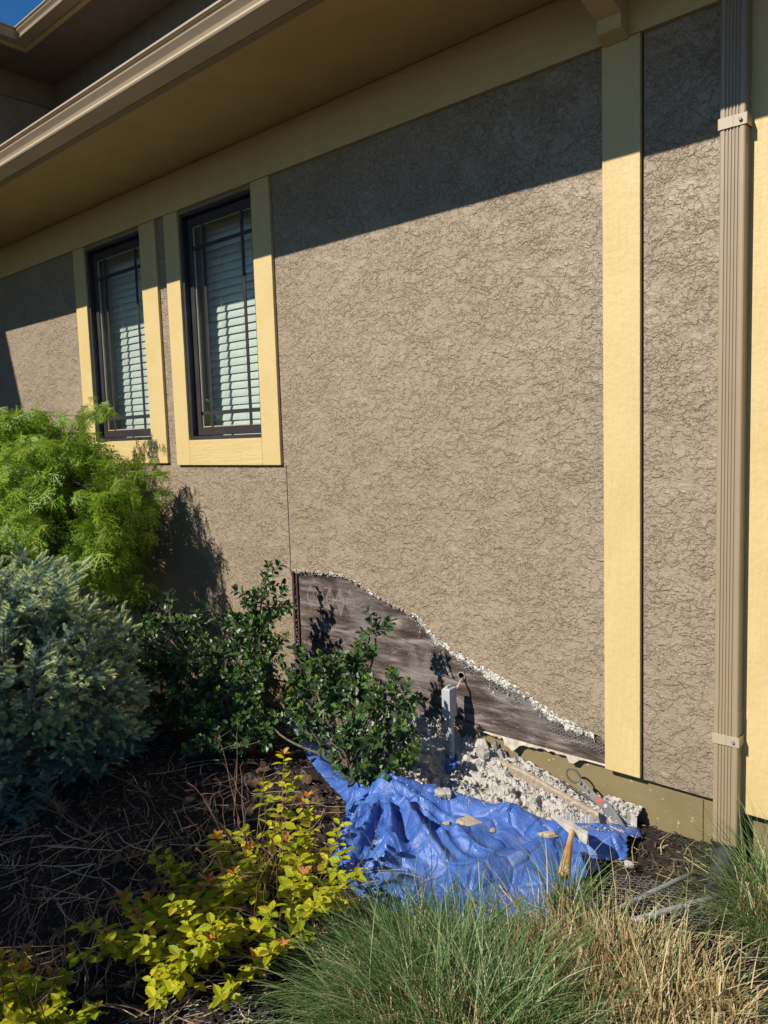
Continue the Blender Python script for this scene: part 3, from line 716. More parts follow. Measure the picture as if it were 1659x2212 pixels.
def rub_lim(x): return np.interp(x, [-2.9, -2.4, -2.1, -1.9, -1.7, -1.5, -1.35, -1.22], [-.18, -.36, -.45, -.39, -.34, -.26, -.17, -.07])
mx = np.arange(-2.95, -1.2, .005); my = np.arange(-.5, .02, .005)
MX, MY = np.meshgrid(mx, my, indexing='ij'); MZ = np.where(MY > rub_lim(MX) + .03, .012 + mound_h(MX, MY), -.03)
nx, ny = MX.shape
ii, jj = np.meshgrid(np.arange(nx - 1), np.arange(ny - 1), indexing='ij')
mf = np.stack([ii * ny + jj, (ii + 1) * ny + jj, (ii + 1) * ny + jj + 1, ii * ny + jj + 1], -1).reshape(-1, 4)
tri = np.concatenate([mf[:, :3], mf[:, [0, 2, 3]]])
parts = [(np.stack([MX, MY, MZ], -1).reshape(-1, 3), tri)]
g = np.random.default_rng(77)
n = 9000
x = g.uniform(-2.85, -1.2, n); lim = rub_lim(x); y = lim + (-.008 - lim) * g.random(n) ** .9
sz = g.choice([.0022, .0035, .0055, .0085, .0125, .018], n, p=[.32, .28, .20, .12, .06, .02]) * g.uniform(.8, 1.25, n)
z = np.maximum(np.where(y < -.2, tarp_h(x, y), 0), np.where(y > lim + .03, .012 + mound_h(x, y), 0))
parts.append(crumbs(np.stack([x, y, z + sz * .25], -1), sz, 12))
n = 650; x = g.uniform(-2.0, -1.2, n); y = rub_lim(x) - np.abs(g.normal(size=n)) * .07; sz = .0012 + .005 * g.random(n) ** 2
parts.append(crumbs(np.stack([x, y, tarp_h(x, y) + .001], -1), sz, 13))
def rock(size, flat, sub2=True):
    """broken slab: jagged outline, roughly broken edge, uneven faces"""
    n = int(g.integers(9, 14)); a = np.sort(g.uniform(0, 2 * np.pi, n)); r = g.uniform(.6, 1.1, n)
    lay = []
    for z_, k_ in ((-.5, .85), (-.15, 1.0), (.3, .95), (.5, .72)):
        rr = r * k_ * g.uniform(.88, 1.1, n); lay.append(np.stack([rr * np.cos(a), rr * np.sin(a) * .8, z_ + g.normal(0, .06, n)], -1))
    v = np.concatenate(lay + [np.array([[0, 0, -.5], [g.normal() * .1, g.normal() * .1, .5]])]); f = []
    for q in range(3):
        for k in range(n):
            k2 = (k + 1) % n; f += [(q * n + k, q * n + k2, q * n + n + k2), (q * n + k, q * n + n + k2, q * n + n + k)]
    for k in range(n):
        k2 = (k + 1) % n; f += [(4 * n, k2, k), (4 * n + 1, 3 * n + k, 3 * n + k2)]
    return v * size * np.array([1.15, 1.15, flat * 1.5]), np.array(f)
rub = fast("rubble", *join_np(parts), MORTAR, None)
tag(rub, "heap of broken white mortar crumbs on the tarp along the wall", "rubble", kind='stuff')
# --- fragments big enough to lift one by one
def zt(x, y): return float(max(tarp_h(np.array([x]), np.array([y]))[0], .012 + mound_h(np.array([x]), np.array([y]))[0] if y > rub_lim(x) else 0))
def chunk(x, y, size, flat, label, m, rot=0.0, long=1.0, dz=0):
    v, f = rock(size, flat, True); v = v * np.array([long, 1, 1])
    q = np.array(Matrix.Rotation(rot, 3, 'Z') @ Matrix.Rotation(.12, 3, 'X')); v = v @ q.T
    o = fast("stucco_chunk", v, f, m, None); o.location = (x, y, zt(x, y) + size * flat * .45 + dz)
    return tag(o, label, "stucco chunk", "loose stucco chunks")
chunk(-1.665, -.52, .040, .42, "oblong tan stucco chunk lying alone on the middle of the blue tarp", STUCCO_CHIP, .75, 1.35)
chunk(-1.745, -.545, .018, .35, "small pinkish crumb left of the oblong chunk on the tarp", STUCCO_CHIP, .2)
chunk(-1.56, -.50, .016, .35, "small tan crumb right of the oblong chunk on the tarp", STUCCO_CHIP, 1.2)
chunk(-1.83, -.46, .032, .5, "pale flat chunk at the edge of the tarp below the rubble heap", MORTAR_D, .4, 1.3)
chunk(-1.40, -.39, .026, .45, "tan slab tucked in the tarp fold near the hammer", STUCCO_CHIP, .3, 1.5)
chunk(-1.70, -.20, .030, .6, "large white lump in the sunlit rubble below the grey box", MORTAR, .9, 1.2)
chunk(-1.86, -.30, .028, .6, "white angular lump at the front of the sunlit rubble", MORTAR, .2, 1.3)
chunk(-1.58, -.16, .026, .6, "white lump beside the long stucco strip", MORTAR, 1.5, 1.2)
chunk(-1.88, -.10, .034, .9, "upright grey lump right of the conduit on the heap", MORTAR_D, .6, .9, .03)
chunk(-2.10, -.27, .045, .4, "broad grey slab shaded by the holly left of the conduit", MORTAR_D, .4, 1.5)
chunk(-2.30, -.26, .036, .6, "grey broken lump under the holly twigs on the heap", MORTAR_D, 1.1, 1.2)
chunk(-2.50, -.22, .036, .7, "pale lump seen between the holly stems against the wall", MORTAR, 2.1, 1.2)
chunk(-2.20, -.08, .030, .8, "white lump touching the wall just left of the grey box", MORTAR, .3, 1.2)
chunk(-1.42, -.11, .022, .6, "white lump below the tin snips blade on the rubble", MORTAR, .8, 1.4)
w = chunk(-1.10, -.34, .016, .7, "single white crumb on the bare mulch right of the tarp", MORTAR, .3); w.location.z = .03
# --- long stucco strip lying against the foundation
def strip():
    n = 60; V = []; r_ = random.Random(9)
    for i in range(n + 1):
        t = i / n; x = -1.93 + .62 * t; y = -.055 - .075 * t; zb = .115 - .055 * t + .01 * math.sin(t * 5)
        wv = .024 * (1 - .15 * t) + r_.uniform(-.004, .004); hv = .050 * (1.0 if .28 < t < .8 else .85) + r_.uniform(-.004, .004)
        for (a, b) in ((-.5, -.5), (-.55, .3), (-.3, .5), (.3, .5), (.5, .2), (.5, -.5)):
            V.append((x + r_.uniform(-.002, .002), y + a * wv + r_.uniform(-.002, .002) - b * .012, zb + b * hv + r_.uniform(-.0025, .0025)))
    F = [(i * 6 + j, (i + 1) * 6 + j, (i + 1) * 6 + (j + 1) % 6, i * 6 + (j + 1) % 6) for i in range(n) for j in range(6)]
    m = MB().add(V, F); m.f.append(tuple(range(6))); m.f.append(tuple(range(n * 6 + 5, n * 6 - 1, -1)))
    return m.build("stucco_strip", STUCCO_CHIP, None)
tag(strip(), "long tan strip of broken stucco leaning along the foundation above the rubble", "stucco strip")
# --- crumpled scrap of lath left of the box
lo = fast("lath_scrap", *hexwire(lambda x, z: ((x + 2.16) / .065) ** 2 + ((z - .20) / .045) ** 2 < 1, -2.24, -2.08, .14, .26, .010, lambda x, z: (x, -.07 - .03 * vn(x * 18, z * 18, 0, 3), z), .0018), MORTAR_D)
tag(lo, "crumpled scrap of wire lath caked in mortar, left of the grey box", "wire lath")

# --- grey electrical box on a conduit, with a cable into the wall
eb = empty("electrical_box", (-2.06, -.083, 0), "grey plastic electrical box on a conduit, standing before the torn wall", "electrical box")
m = MB(); m.box(-2.084, -2.042, -.112, -.058, .272, .410); m.build("housing", BOXG, eb, .005)
m = MB(); m.box(-2.086, -2.040, -.116, -.1121, .276, .404); m.build("cover", BOXG, eb, .0035)
m = MB(); m.box(-2.074, -2.058, -.106, -.066, .4102, .417); m.box(-2.0715, -2.0605, -.104, -.070, .4172, .4205); m.build("hinge_cap", BOXG, eb, .002)
m = MB(); m.tube([(-2.063, -.085, .272), (-2.063, -.085, .246)], .0185, 18); m.build("hub", BOXG, eb, smooth=False)
m = MB(); m.tube([(-2.063, -.085, .246), (-2.061, -.086, .13), (-2.058, -.088, -.02)], .0150, 18); m.build("conduit", BOXG, eb, smooth=False)
for dx in (0, .005):
    m = MB(); m.tube([(-2.046 + dx, -.058, .405 - dx), (-2.045 + dx, -.04, .416), (-2.056 + dx, -.012, .425), (-2.063 + dx, .03, .430)], .0028, 7); m.build("cable", WIREC, eb, smooth=True)
# scrap of tarp wrapped round the foot of the conduit
n = 22; V = []
for i in range(6):
    for k in range(n):
        a = 2 * math.pi * k / n; rr = .020 + .006 * i + .012 * (i / 5) * math.sin(3 * a + 1); V.append((-2.06 + rr * math.cos(a) + .006 * i, -.087 + rr * math.sin(a) - .006 * i, .085 - .016 * i + .012 * math.sin(2 * a)))
F = [(i * n + k, i * n + (k + 1) % n, (i + 1) * n + (k + 1) % n, (i + 1) * n + k) for i in range(5) for k in range(n)]
o = MB().add(V, F).build("tarp_scrap", TARP, None, smooth=True); o.modifiers.new("solid", 'SOLIDIFY').thickness = .0015
tag(o, "small blue tarp scrap wrapped round the foot of the grey conduit", "tarp scrap")

# --- tin snips propped on the rubble against the foundation
sn = empty("tin_snips", (-1.38, -.06, .06), "dark tin snips with ring handle and red badge, resting on the rubble", "tin snips")
S0 = Vector((-1.498, -.045, .152)); S1 = Vector((-1.215, -.090, .030))
ax = (S1 - S0).normalized(); nrm_ = Vector((.25, -1, .55)).normalized(); nrm_ = (nrm_ - ax * nrm_.dot(ax)).normalized(); up_ = nrm_.cross(ax).normalized()
if up_.z < 0: up_ = -up_
SL = (S1 - S0).length / .335
def sp(u, v, w=0): return tuple(S0 + ax * (u * SL) + up_ * (v * SL) + nrm_ * w)
def plate(name, out, t, off, mat_, holes=(), bev=.0015):
    b = bmesh.new(); es = []
    for lp in [out] + list(holes):
        vs = [b.verts.new(sp(u, v, off)) for u, v in lp]; es += [b.edges.new((vs[i], vs[(i + 1) % len(vs)])) for i in range(len(vs))]
    bmesh.ops.triangle_fill(b, use_beauty=True, use_dissolve=False, edges=es)
    r_ = bmesh.ops.extrude_face_region(b, geom=list(b.faces)); bmesh.ops.translate(b, vec=nrm_ * t, verts=[q for q in r_['geom'] if isinstance(q, bmesh.types.BMVert)])
    bmesh.ops.recalc_face_normals(b, faces=b.faces); me = bpy.data.meshes.new(name); b.to_mesh(me); b.free(); o = link(name, me, mat_, sn)
    return o
def ell(cx, cy, rx, ry, n=20, rot=0): return [(cx + rx * math.cos(t) * math.cos(rot) - ry * math.sin(t) * math.sin(rot), cy + rx * math.cos(t) * math.sin(rot) + ry * math.sin(t) * math.cos(rot)) for t in np.arange(n) * 2 * math.pi / n]
m = MB(); pts = [sp(u, v, .006) for u, v in ell(.036, .006, .036, .023, 26)]; m.tube(pts + [pts[0]], .0042, 7, False); m.build("ring_handle", TOOL, sn, smooth=True)
arm = [(.062, .020), (.085, .022), (.125, .014), (.165, .012), (.205, .017), (.222, .010), (.226, -.010), (.205, -.022), (.165, -.018), (.12, -.012), (.085, -.010), (.066, -.010)]
plate("upper_arm", arm, .007, .002, TOOL, [[(.080, .014), (.094, .015), (.094, -.002), (.082, -.004)], [(.103, .013), (.116, .011), (.116, -.004), (.103, -.003)], [(.125, .009), (.140, .0085), (.138, -.005), (.126, -.005)]])
m = MB(); m.tube([sp(.012, -.040, -.004), sp(.03, -.046, -.004), (sp(.08, -.034, -.004)), sp(.14, -.022, -.003), sp(.20, -.012, -.002)], [.0035, .0045, .005, .006, .007], 7); m.build("lower_arm", TOOL, sn, smooth=True)
plate("blade", [(.212, .016), (.232, .018), (.262, .012), (.30, .002), (.335, -.010), (.30, -.012), (.262, -.013), (.22, -.012)], .006, .004, BLADEM)
plate("blade", [(.205, -.014), (.225, -.026), (.262, -.028), (.305, -.021), (.334, -.012), (.30, -.0125), (.262, -.0135), (.22, -.013)], .005, -.003, BLADEM)
plate("badge", [(.176, .009), (.200, .010), (.204, .0), (.198, -.010), (.178, -.010), (.172, -.002)], .0012, .0092, REDL)
for u, v, rr in ((.222, .001, .0085), (.262, -.020, .004), (.290, -.0175, .0035)):
    plate("pivot_bolt", ell(u, v, rr, rr, 14), .003, .0098 if rr > .005 else .0025, STEEL)

# --- mason's hammer half wrapped in the tarp
hm = empty("hammer", (-1.27, -.46, .08), "old hammer with worn wooden handle lying in a fold of the tarp", "hammer")
H0 = Vector((-1.175, -.665, .115)); H1 = Vector((-1.272, -.420, .135))
m = MB(); n = 14; path = []; rad = []
for i in range(n):
    t = i / (n - 1); q = H0.lerp(H1, t); q.z += .008 * math.sin(t * 3.1); path.append(tuple(q)); rad.append(.0155 + .004 * math.sin(t * 4.2 + 1.6) - .002 * t)
m.tube(path, rad, 12); m.build("handle", WOODH, hm, smooth=True)
d_ = Vector((-.098, .02, .012)); e_ = (H1 - H0).normalized(); u2 = d_.normalized().cross(e_).normalized()
m = MB(); V = []
for t, hw, hh in ((-1.02, .006, .003), (-.6, .013, .007), (-.25, .017, .012), (0, .019, .016), (.22, .016, .014), (.34, .017, .015), (.62, .018, .016), (.66, .015, .013)):
    c_ = H1 + d_ * -t * 1.0
    c_ = H1 + d_ * (-t)
    for a, b in ((-1, -1), (-1, 1), (1, 1), (1, -1)): V.append(tuple(c_ + e_ * a * hw + u2 * b * hh))
V = V[::1]; k = len(V) // 4
F = [(i * 4 + j, i * 4 + (j + 1) % 4, (i + 1) * 4 + (j + 1) % 4, (i + 1) * 4 + j) for i in range(k - 1) for j in range(4)] + [(0, 1, 2, 3), (k * 4 - 4, k * 4 - 3, k * 4 - 2, k * 4 - 1)]
m.add(V, F).build("hammer_head", HEADM, hm, .002)

# --- drain under the downspout, pipes and chicken wire in the lawn
dr = empty("drain_pipe", (-.86, -.06, 0), "black corrugated drain pipe under the downspout beside the grass", "drain pipe")
m = MB(); pa = []; ra = []
for i in range(60):
    t = i / 59; a = t * 1.25; pa.append((-.862 + .02 * t + .05 * (1 - math.cos(a)), -.05 - .26 * math.sin(a) * t ** .7, .030 - .02 * t)); ra.append(.036 + (.006 if i % 3 == 0 else 0))
m.tube(pa, ra, 18); m.build("corrugated_body", BLACKP, dr, smooth=False)
m = MB(); v, f = tube_np([(-.862, -.038, .0), (-.862, -.038, .03), (-.862, -.038, .072), (-.862, -.038, .075)], [.058, .058, .066, .064], 4); q = np.array(Matrix.Rotation(math.pi / 4, 3, 'Z')); v = (v - [-.862, -.038, 0]) @ q.T + [-.862, -.038, 0]
m.add(v, f).build("square_adapter", BLACKP, dr, .004)
def pipe(name, pts, r_, label):
    m = MB(); m.tube(pts, r_, 12); return tag(m.build(name, PIPEG, None, smooth=True), label, "pipe", "grey pipes lying in the lawn")
pipe("pipe", [(-1.09, -.815, .012), (-1.02, -.61, .030), (-.95, -.44, .045), (-.885, -.285, .055)], .0085, "grey pipe on the mulch between the tarp and the downspout")
pipe("pipe", [(-.975, -.68, .035), (-.905, -.575, .045), (-.835, -.465, .052), (-.78, -.38, .055)], .0090, "paler grey pipe, nearer to the cut straw, on chicken wire")
def ground_wire(cx, cy, rx, ry, seed):
    def fy(x, z): return (x, z, .02 + .03 * vn(x * 6, z * 6, 0, seed) + .008 * vn(x * 30, z * 30, 0, seed))
    return hexwire(lambda x, z: ((x - cx) / rx) ** 2 + ((z - cy) / ry) ** 2 < 1 + .4 * (vn(x * 9, z * 9, 0, seed) - .5), cx - rx * 1.3, cx + rx * 1.3, cy - ry * 1.3, cy + ry * 1.3, .0115, fy, .0007)
tag(fast("chicken_wire", *ground_wire(-.93, -.50, .17, .12, 4), GALV), "sheet of chicken wire lying under the two grey pipes", "chicken wire", "chicken wire on the ground")
tag(fast("chicken_wire", *ground_wire(-1.58, -1.70, .15, .10, 6), GALV), "flat chicken wire between the golden bush and the grass", "chicken wire", "chicken wire on the ground")
# ================================================================== MULCH AND LITTER
def gh(x, y): return ground_h(np.asarray(x), np.asarray(y))
g = np.random.default_rng(5)
N = 19000
x = g.uniform(-3.9, -.2, N); y = g.uniform(-2.35, .02, N)
near = np.abs(x) < 9
L = g.uniform(.007, .026, N); Wd = L * g.uniform(.16, .38, N); H = Wd * g.uniform(.35, .7, N)
cub = np.array([(a, b, c) for a in (-1, 1) for b in (-1, 1) for c in (-1, 1)], float) * .5
cub[:4, 1] *= .6; cub[4:, 1] *= .75
cf = np.array([(0, 1, 3, 2), (4, 6, 7, 5), (0, 4, 5, 1), (2, 3, 7, 6), (0, 2, 6, 4), (1, 5, 7, 3)])
a = g.uniform(0, 2 * np.pi, N); tl = g.normal(0, .28, N)
zd = np.stack([np.cos(a) * np.cos(tl), np.sin(a) * np.cos(tl), np.sin(tl)], -1)
M = frames(zd, np.tile([0, 0, 1.], (N, 1)) + .35 * g.normal(size=(N, 3)))
M = M * np.stack([L, Wd, H], -1)[:, None, :]
P = np.stack([x, y, gh(x, y) + .004 + .012 * g.random(N)], -1)
tag(fast("mulch", *scatter(cub, cf, M, P), CHIP), "dark shredded bark mulch covering the planting bed", "mulch", kind='stuff')
# straw
def strands(n, xr, yr, L, w, zr, g, seedang=None, curl=.3):
    x = g.uniform(*xr, n); y = g.uniform(*yr, n); a = g.uniform(0, 2 * np.pi, n); l = g.uniform(*L, n); k = 4
    t = np.linspace(-.5, .5, k)[None]; bend = g.normal(0, curl, n)[:, None]
    px = x[:, None] + l[:, None] * (t * np.cos(a)[:, None] - bend * t * t * np.sin(a)[:, None]); py = y[:, None] + l[:, None] * (t * np.sin(a)[:, None] + bend * t * t * np.cos(a)[:, None])
    pz = gh(px, py) + g.uniform(*zr, n)[:, None] + l[:, None] * t * g.normal(0, .12, n)[:, None]
    ww = g.uniform(*w, n)[:, None] * np.ones((1, k)) * .5
    nx_, ny_ = -np.sin(a)[:, None] * ww, np.cos(a)[:, None] * ww
    V = np.stack([np.stack([px + nx_, py + ny_, pz], -1), np.stack([px - nx_, py - ny_, pz + ww], -1)], 2)
    V = V.reshape(n, 2 * k, 3); f = np.array([(2 * i, 2 * i + 1, 2 * i + 3, 2 * i + 2) for i in range(k - 1)])
    return V.reshape(-1, 3), (f[None] + (np.arange(n) * 2 * k)[:, None, None]).reshape(-1, 4)
s1 = strands(420, (-1.35, -.3), (-1.0, -.05), (.05, .20), (.0015, .0035), (.012, .04), g)
s2 = strands(480, (-3.2, -1.5), (-1.9, -.6), (.08, .30), (.0015, .0035), (.01, .05), g)
s3 = strands(200, (-2.4, -1.2), (-2.2, -1.3), (.06, .22), (.0015, .0035), (.01, .04), g)
tag(fast("dry_straw", *join_np([s1, s2, s3]), STRAW), "loose dry straw scattered over the mulch", "straw", kind='stuff')
# dead leaves
lv = []; lf = []
ang = np.linspace(0, 1, 9)
out = [(0, 0)] + [(t, (.16 + .10 * (k % 2)) * math.sin(math.pi * min(t + .08, 1)) + .02) for k, t in enumerate(ang[1:-1])] + [(1, 0)] + [(t, -(.16 + .10 * (k % 2)) * math.sin(math.pi * min(t + .08, 1)) - .02) for k, t in reversed(list(enumerate(ang[1:-1])))]
ov = np.array([(u, v, .25 * abs(v) + .12 * math.sin(u * 3)) for u, v in out]); n_ = len(ov)
half = n_ // 2
of = np.array([(i, i + 1, n_ - i - 1) if i + 1 <= half else (i, i + 1, n_ - i) for i in range(0)] + [(k, k + 1, (n_ - k) % n_) for k in range(0, half)] + [(k + 1, (n_ - k - 1) % n_, (n_ - k) % n_) for k in range(1, half - 1)])
N = 120
x = np.concatenate([g.uniform(-3.2, -2.2, 70), g.uniform(-2.2, -1.4, 50)]); y = np.concatenate([g.uniform(-1.5, -.4, 70), g.uniform(-2.0, -.7, 50)])
a = g.uniform(0, 6.28, N); M = frames(np.stack([np.cos(a), np.sin(a), g.normal(0, .2, N)], -1), np.tile([0, 0, 1.], (N, 1)) + .4 * g.normal(size=(N, 3)), g.uniform(.05, .10, N))
tag(fast("dead_leaves", *scatter(ov, of, M, np.stack([x, y, gh(x, y) + .025], -1)), DEADLEAF), "brown fallen oak leaves lying in the shaded bed", "dead leaves", kind='stuff')

# ================================================================== PLANTS
def bez(p0, p1, p2, p3, n):
    t = np.linspace(0, 1, n)[:, None]
    return (1 - t)**3 * p0 + 3 * (1 - t)**2 * t * p1 + 3 * (1 - t) * t * t * p2 + t**3 * p3
# ---- holly: leaves with a few spines, folded along the midrib
ho = [(0, 0, 0), (.14, .10, 0), (.26, .25, .02), (.38, .22, 0), (.50, .34, .03), (.62, .24, .0), (.76, .24, .02), (.86, .10, 0), (1, 0, -.06)]
HV = np.array([(u, 0, -.03 - .10 * (u - .5)**2) for u, v, w in ho] + [(u, v, w + .32 * v) for u, v, w in ho] + [(u, -v, w + .32 * v) for u, v, w in ho])
hf = []
for i in range(8):
    hf += [(i, i + 1, 9 + i + 1, 9 + i), (i, 18 + i, 18 + i + 1, i + 1)]
HF = np.array(hf)
def holly(label, base, targets, per, seed, spread):
    g = np.random.default_rng(seed); hb = empty("holly_shrub", base, label, "holly bush", "holly bushes by the torn wall")
    B = np.array(base, float); T = np.array(targets, float); stems = []; lp = []; ld = []; lu = []; ls = []; np_ = []; nd_ = []; nu_ = []; ns = []
    mains = []
    for t in T:
        mid = B + (t - B) * np.array([.25, .25, .55]) + g.normal(0, .03, 3)
        br = bez(B + g.normal(0, .006, 3) * [1, 1, 0] + [0, 0, -.02], mid, t - (t - B) * .3 + g.normal(0, .04, 3) + [0, 0, -.02], t, 14)
        mains.append(br); stems.append(tube_np(br, np.linspace(.0085, .0024, 14), 6))
    for t, br in zip(T, mains):
        k = per
        for j in range(k):
            if j < 2: end = t + g.normal(0, .02, 3) + [0, 0, .05]; st_ = br[11]
            else:
                d = g.normal(size=3); d /= np.linalg.norm(d); d[2] = abs(d[2]) * .8 - .1
                st_ = br[g.integers(8, 14)]; end = st_ + d * spread * g.uniform(.5, 1.2)
            end[1] = min(end[1], -.07); end[2] = max(end[2], .10)
            tw = bez(st_, st_ + (end - st_) * .3 + [0, 0, -.01], end - [0, 0, .02], end, 9)
            stems.append(tube_np(tw, np.linspace(.0022, .0012, 9), 4))
            ax_ = nrm(np.gradient(tw, axis=0))
            nl = g.integers(8, 13)
            for q in range(nl):
                s_ = .22 + .75 * q / nl; i = min(int(s_ * 8), 7); p_ = tw[i] + (tw[i + 1] - tw[i]) * (s_ * 8 - i)
                side = np.cross(ax_[i], [math.cos(q * 2.4), math.sin(q * 2.4), .3]); side /= np.linalg.norm(side) + 1e-9
                d = side * .9 + ax_[i] * .55 + g.normal(0, .15, 3)
                lp.append(p_); ld.append(d); lu.append(np.array([0, -.25, 1.]) + .45 * g.normal(size=3)); ls.append(g.uniform(.028, .046))
            if g.random() < .45 and end[2] > t[2] - .06:
                for q in range(6):
                    d = ax_[-1] + .55 * rdir(1)[0]; np_.append(end); nd_.append(d); nu_.append(rdir(1)[0]); ns.append(g.uniform(.016, .028))
    fast("stem", *join_np(stems), BARK, hb, True)
    M = frames(nrm(np.array(ld)), np.array(lu), np.array(ls)); fast("foliage", *scatter(HV, HF, M, np.array(lp)), HOLLY, hb)
    if np_:
        M = frames(nrm(np.array(nd_)), np.array(nu_), np.array(ns)); fast("young_leaves", *scatter(HV, HF, M, np.array(np_)), HOLLY_N, hb)
    return hb
HR = [(-2.29, -.33, .73), (-2.32, -.36, .61), (-2.33, -.42, .56), (-2.52, -.30, .46), (-2.18, -.35, .49), (-2.10, -.40, .42), (-2.71, -.40, .49), (-2.53, -.45, .51), (-2.73, -.42, .38), (-2.45, -.50, .43), (-2.33, -.45, .42),
      (-2.17, -.50, .41), (-2.03, -.40, .29), (-2.04, -.50, .34), (-2.10, -.55, .30), (-2.19, -.55, .10), (-2.71, -.50, .29), (-2.53, -.55, .30), (-1.97, -.45, .25), (-2.0, -.50, .18), (-2.30, -.55, .22)]
HL = [(-3.08, -.32, .82), (-3.12, -.33, .70), (-3.17, -.33, .69), (-3.23, -.35, .59), (-3.08, -.30, .62), (-3.29, -.40, .44), (-3.58, -.40, .58), (-3.84, -.40, .65), (-4.19, -.40, .66), (-4.24, -.50, .53), (-3.45, -.50, .36), (-3.77, -.50, .31), (-3.25, -.50, .30),
      (-3.57, -.55, .15), (-2.91, -.50, .37), (-3.0, -.55, .17), (-3.95, -.50, .41), (-3.43, -.45, .45), (-3.02, -.40, .46), (-3.21, -.60, .14), (-2.97, -.35, .51), (-2.88, -.55, .24), (-2.80, -.60, .14), (-3.9, -.55, .22), (-3.65, -.65, .16), (-4.15, -.5, .34), (-3.5, -.75, .14), (-4.0, -.45, .5), (-3.7, -.4, .48), (-3.1, -.7, .2), (-2.95, -.72, .12), (-3.3, -.72, .25)]
hr = holly("glossy holly bush with open stems in front of the torn wall", (-2.36, -.43, 0), HR, 9, 101, .14)
hl = holly("lower spreading holly bush with one tall shoot below the windows", (-3.2, -.44, 0), HL, 13, 102, .17)
# bare lower limbs and a snapped stick
g = np.random.default_rng(8); st = []
for e in [(-2.9, -.38, .26), (-2.75, -.55, .20), (-2.05, -.42, .10), (-2.7, -.30, .12), (-2.2, -.62, .10), (-2.55, -.50, .33)]:
    e = np.array(e); B = np.array([-2.36, -.43, .03]); st.append(tube_np(bez(B, B + [0, 0, .10], e - (e - B) * .4 + g.normal(0, .03, 3), e, 12), np.linspace(.011, .004, 12), 7))
st.append(tube_np(bez(np.array([-2.36, -.43, -.02]), np.array([-2.37, -.43, .10]), np.array([-2.40, -.42, .2]), np.array([-2.47, -.42, .36]), 12), np.linspace(.017, .007, 12), 8))
fast("bare_limb", *join_np(st), BARK, hr, True)

# ---- laceleaf maple: leaves of seven feathered threads that hang from cascading twigs
def maple_leaf():
    V = []; F = []
    for k, a in enumerate(np.radians([-95, -62, -30, 0, 30, 62, 95])):
        L = (.62, .82, .95, 1.0, .95, .82, .62)[k]; d = np.array([math.cos(a), math.sin(a), 0]); s = np.array([-math.sin(a), math.cos(a), 0])
        def pt(t, o=0): return d * L * t + s * o + np.array([0, 0, -.22 * (t * L)**2])
        n0 = len(V); V += [pt(.02, .026), pt(.02, -.026), pt(.5, .042), pt(.5, -.042), pt(1.0)]; F += [(n0, n0 + 1, n0 + 3), (n0, n0 + 3, n0 + 2), (n0 + 2, n0 + 3, n0 + 4)]
        for t in (.35, .55, .74):
            for sg in (1, -1):
                n0 = len(V); q = pt(t); V += [q, pt(t + .08), pt(t) + (d * .62 + s * sg * .78) * .27 * (1.1 - t * .5) + np.array([0, 0, -.04])]; F.append((n0, n0 + 1, n0 + 2))
    return np.array(V), np.array(F)
MV, MF = maple_leaf()
mt = empty("laceleaf_maple", (-5.05, -.62, 0), "weeping laceleaf maple with feathery green leaves left of the windows", "maple tree")
g = np.random.default_rng(31)
MC = np.array([-4.98, -.62, 1.02]); RX = np.array([.98, .52, .73])
lp = []; ld = []; lu = []; ls = []; tw = []
top = np.array([-5.0, -.6, 1.25])
for k in range(300):
    a = g.uniform(0, 2 * np.pi); e = g.uniform(-.42, 1.0); c = math.sqrt(max(0, 1 - e * e)); rr = g.uniform(.80, 1.02) * (1 + .16 * (vn(a * 2.2, e * 3, 0, 5) - .5)) if g.random() < .75 else g.uniform(.5, .8)
    if e < 0: c = 1 - .25 * (-e)
    end = MC + RX * rr * np.array([c * math.cos(a), c * math.sin(a), e]); end[1] = min(end[1], -.06)
    outd = np.array([math.cos(a), math.sin(a), 0])
    mid = top + (end - top) * .55 + np.array([0, 0, .16])
    br = bez(top + g.normal(0, .05, 3), mid, end - outd * .06 + [0, 0, .05], end, 10); tw.append(tube_np(br, np.linspace(.006, .0012, 10), 4))
    for q in range(g.integers(11, 15)):
        p_ = end + g.normal(0, .045, 3) * [1, 1, .8] + outd * g.uniform(-.10, .03) + [0, 0, g.uniform(-.08, .05)]; p_[1] = min(p_[1], -.03)
        d = outd * g.uniform(.2, .9) + np.array([0, 0, -g.uniform(.4, 1.4)]) + .4 * g.normal(size=3)
        lp.append(p_); ld.append(d); lu.append(outd * .8 + [0, 0, .7] + .5 * g.normal(size=3)); ls.append(g.uniform(.070, .125))
# the shoot that reaches over the window sill, and a few wisps on top
for end in [(-4.60, -.30, 1.80), (-4.68, -.30, 1.79), (-4.52, -.32, 1.77), (-4.78, -.32, 1.74), (-4.90, -.4, 1.72), (-5.6, -.5, 1.78), (-5.45, -.5, 1.72), (-4.2, -.20, 1.40), (-4.15, -.16, 1.33), (-4.1, -.18, 1.26), (-4.25, -.15, 1.2)]:
    end = np.array(end); br = bez(top, top + (end - top) * .5 + [0, 0, .12], end - [.08, 0, 0], end, 10); tw.append(tube_np(br, np.linspace(.005, .001, 10), 4))
    for q in range(16):
        lp.append(br[g.integers(6, 10)] + g.normal(0, .03, 3)); ld.append(np.array([.5, -.1, -.8]) + .5 * g.normal(size=3)); lu.append(np.array([.3, -.4, .8]) + .5 * g.normal(size=3)); ls.append(g.uniform(.04, .07))
fast("crown", *scatter(MV, MF, frames(nrm(np.array(ld)), np.array(lu), np.array(ls)), np.array(lp)), MAPLE, mt)
tr = [tube_np(bez(np.array([-5.05, -.62, -.05]), np.array([-5.2, -.6, .4]), np.array([-4.85, -.65, .8]), top, 16), np.linspace(.045, .022, 16), 10)]
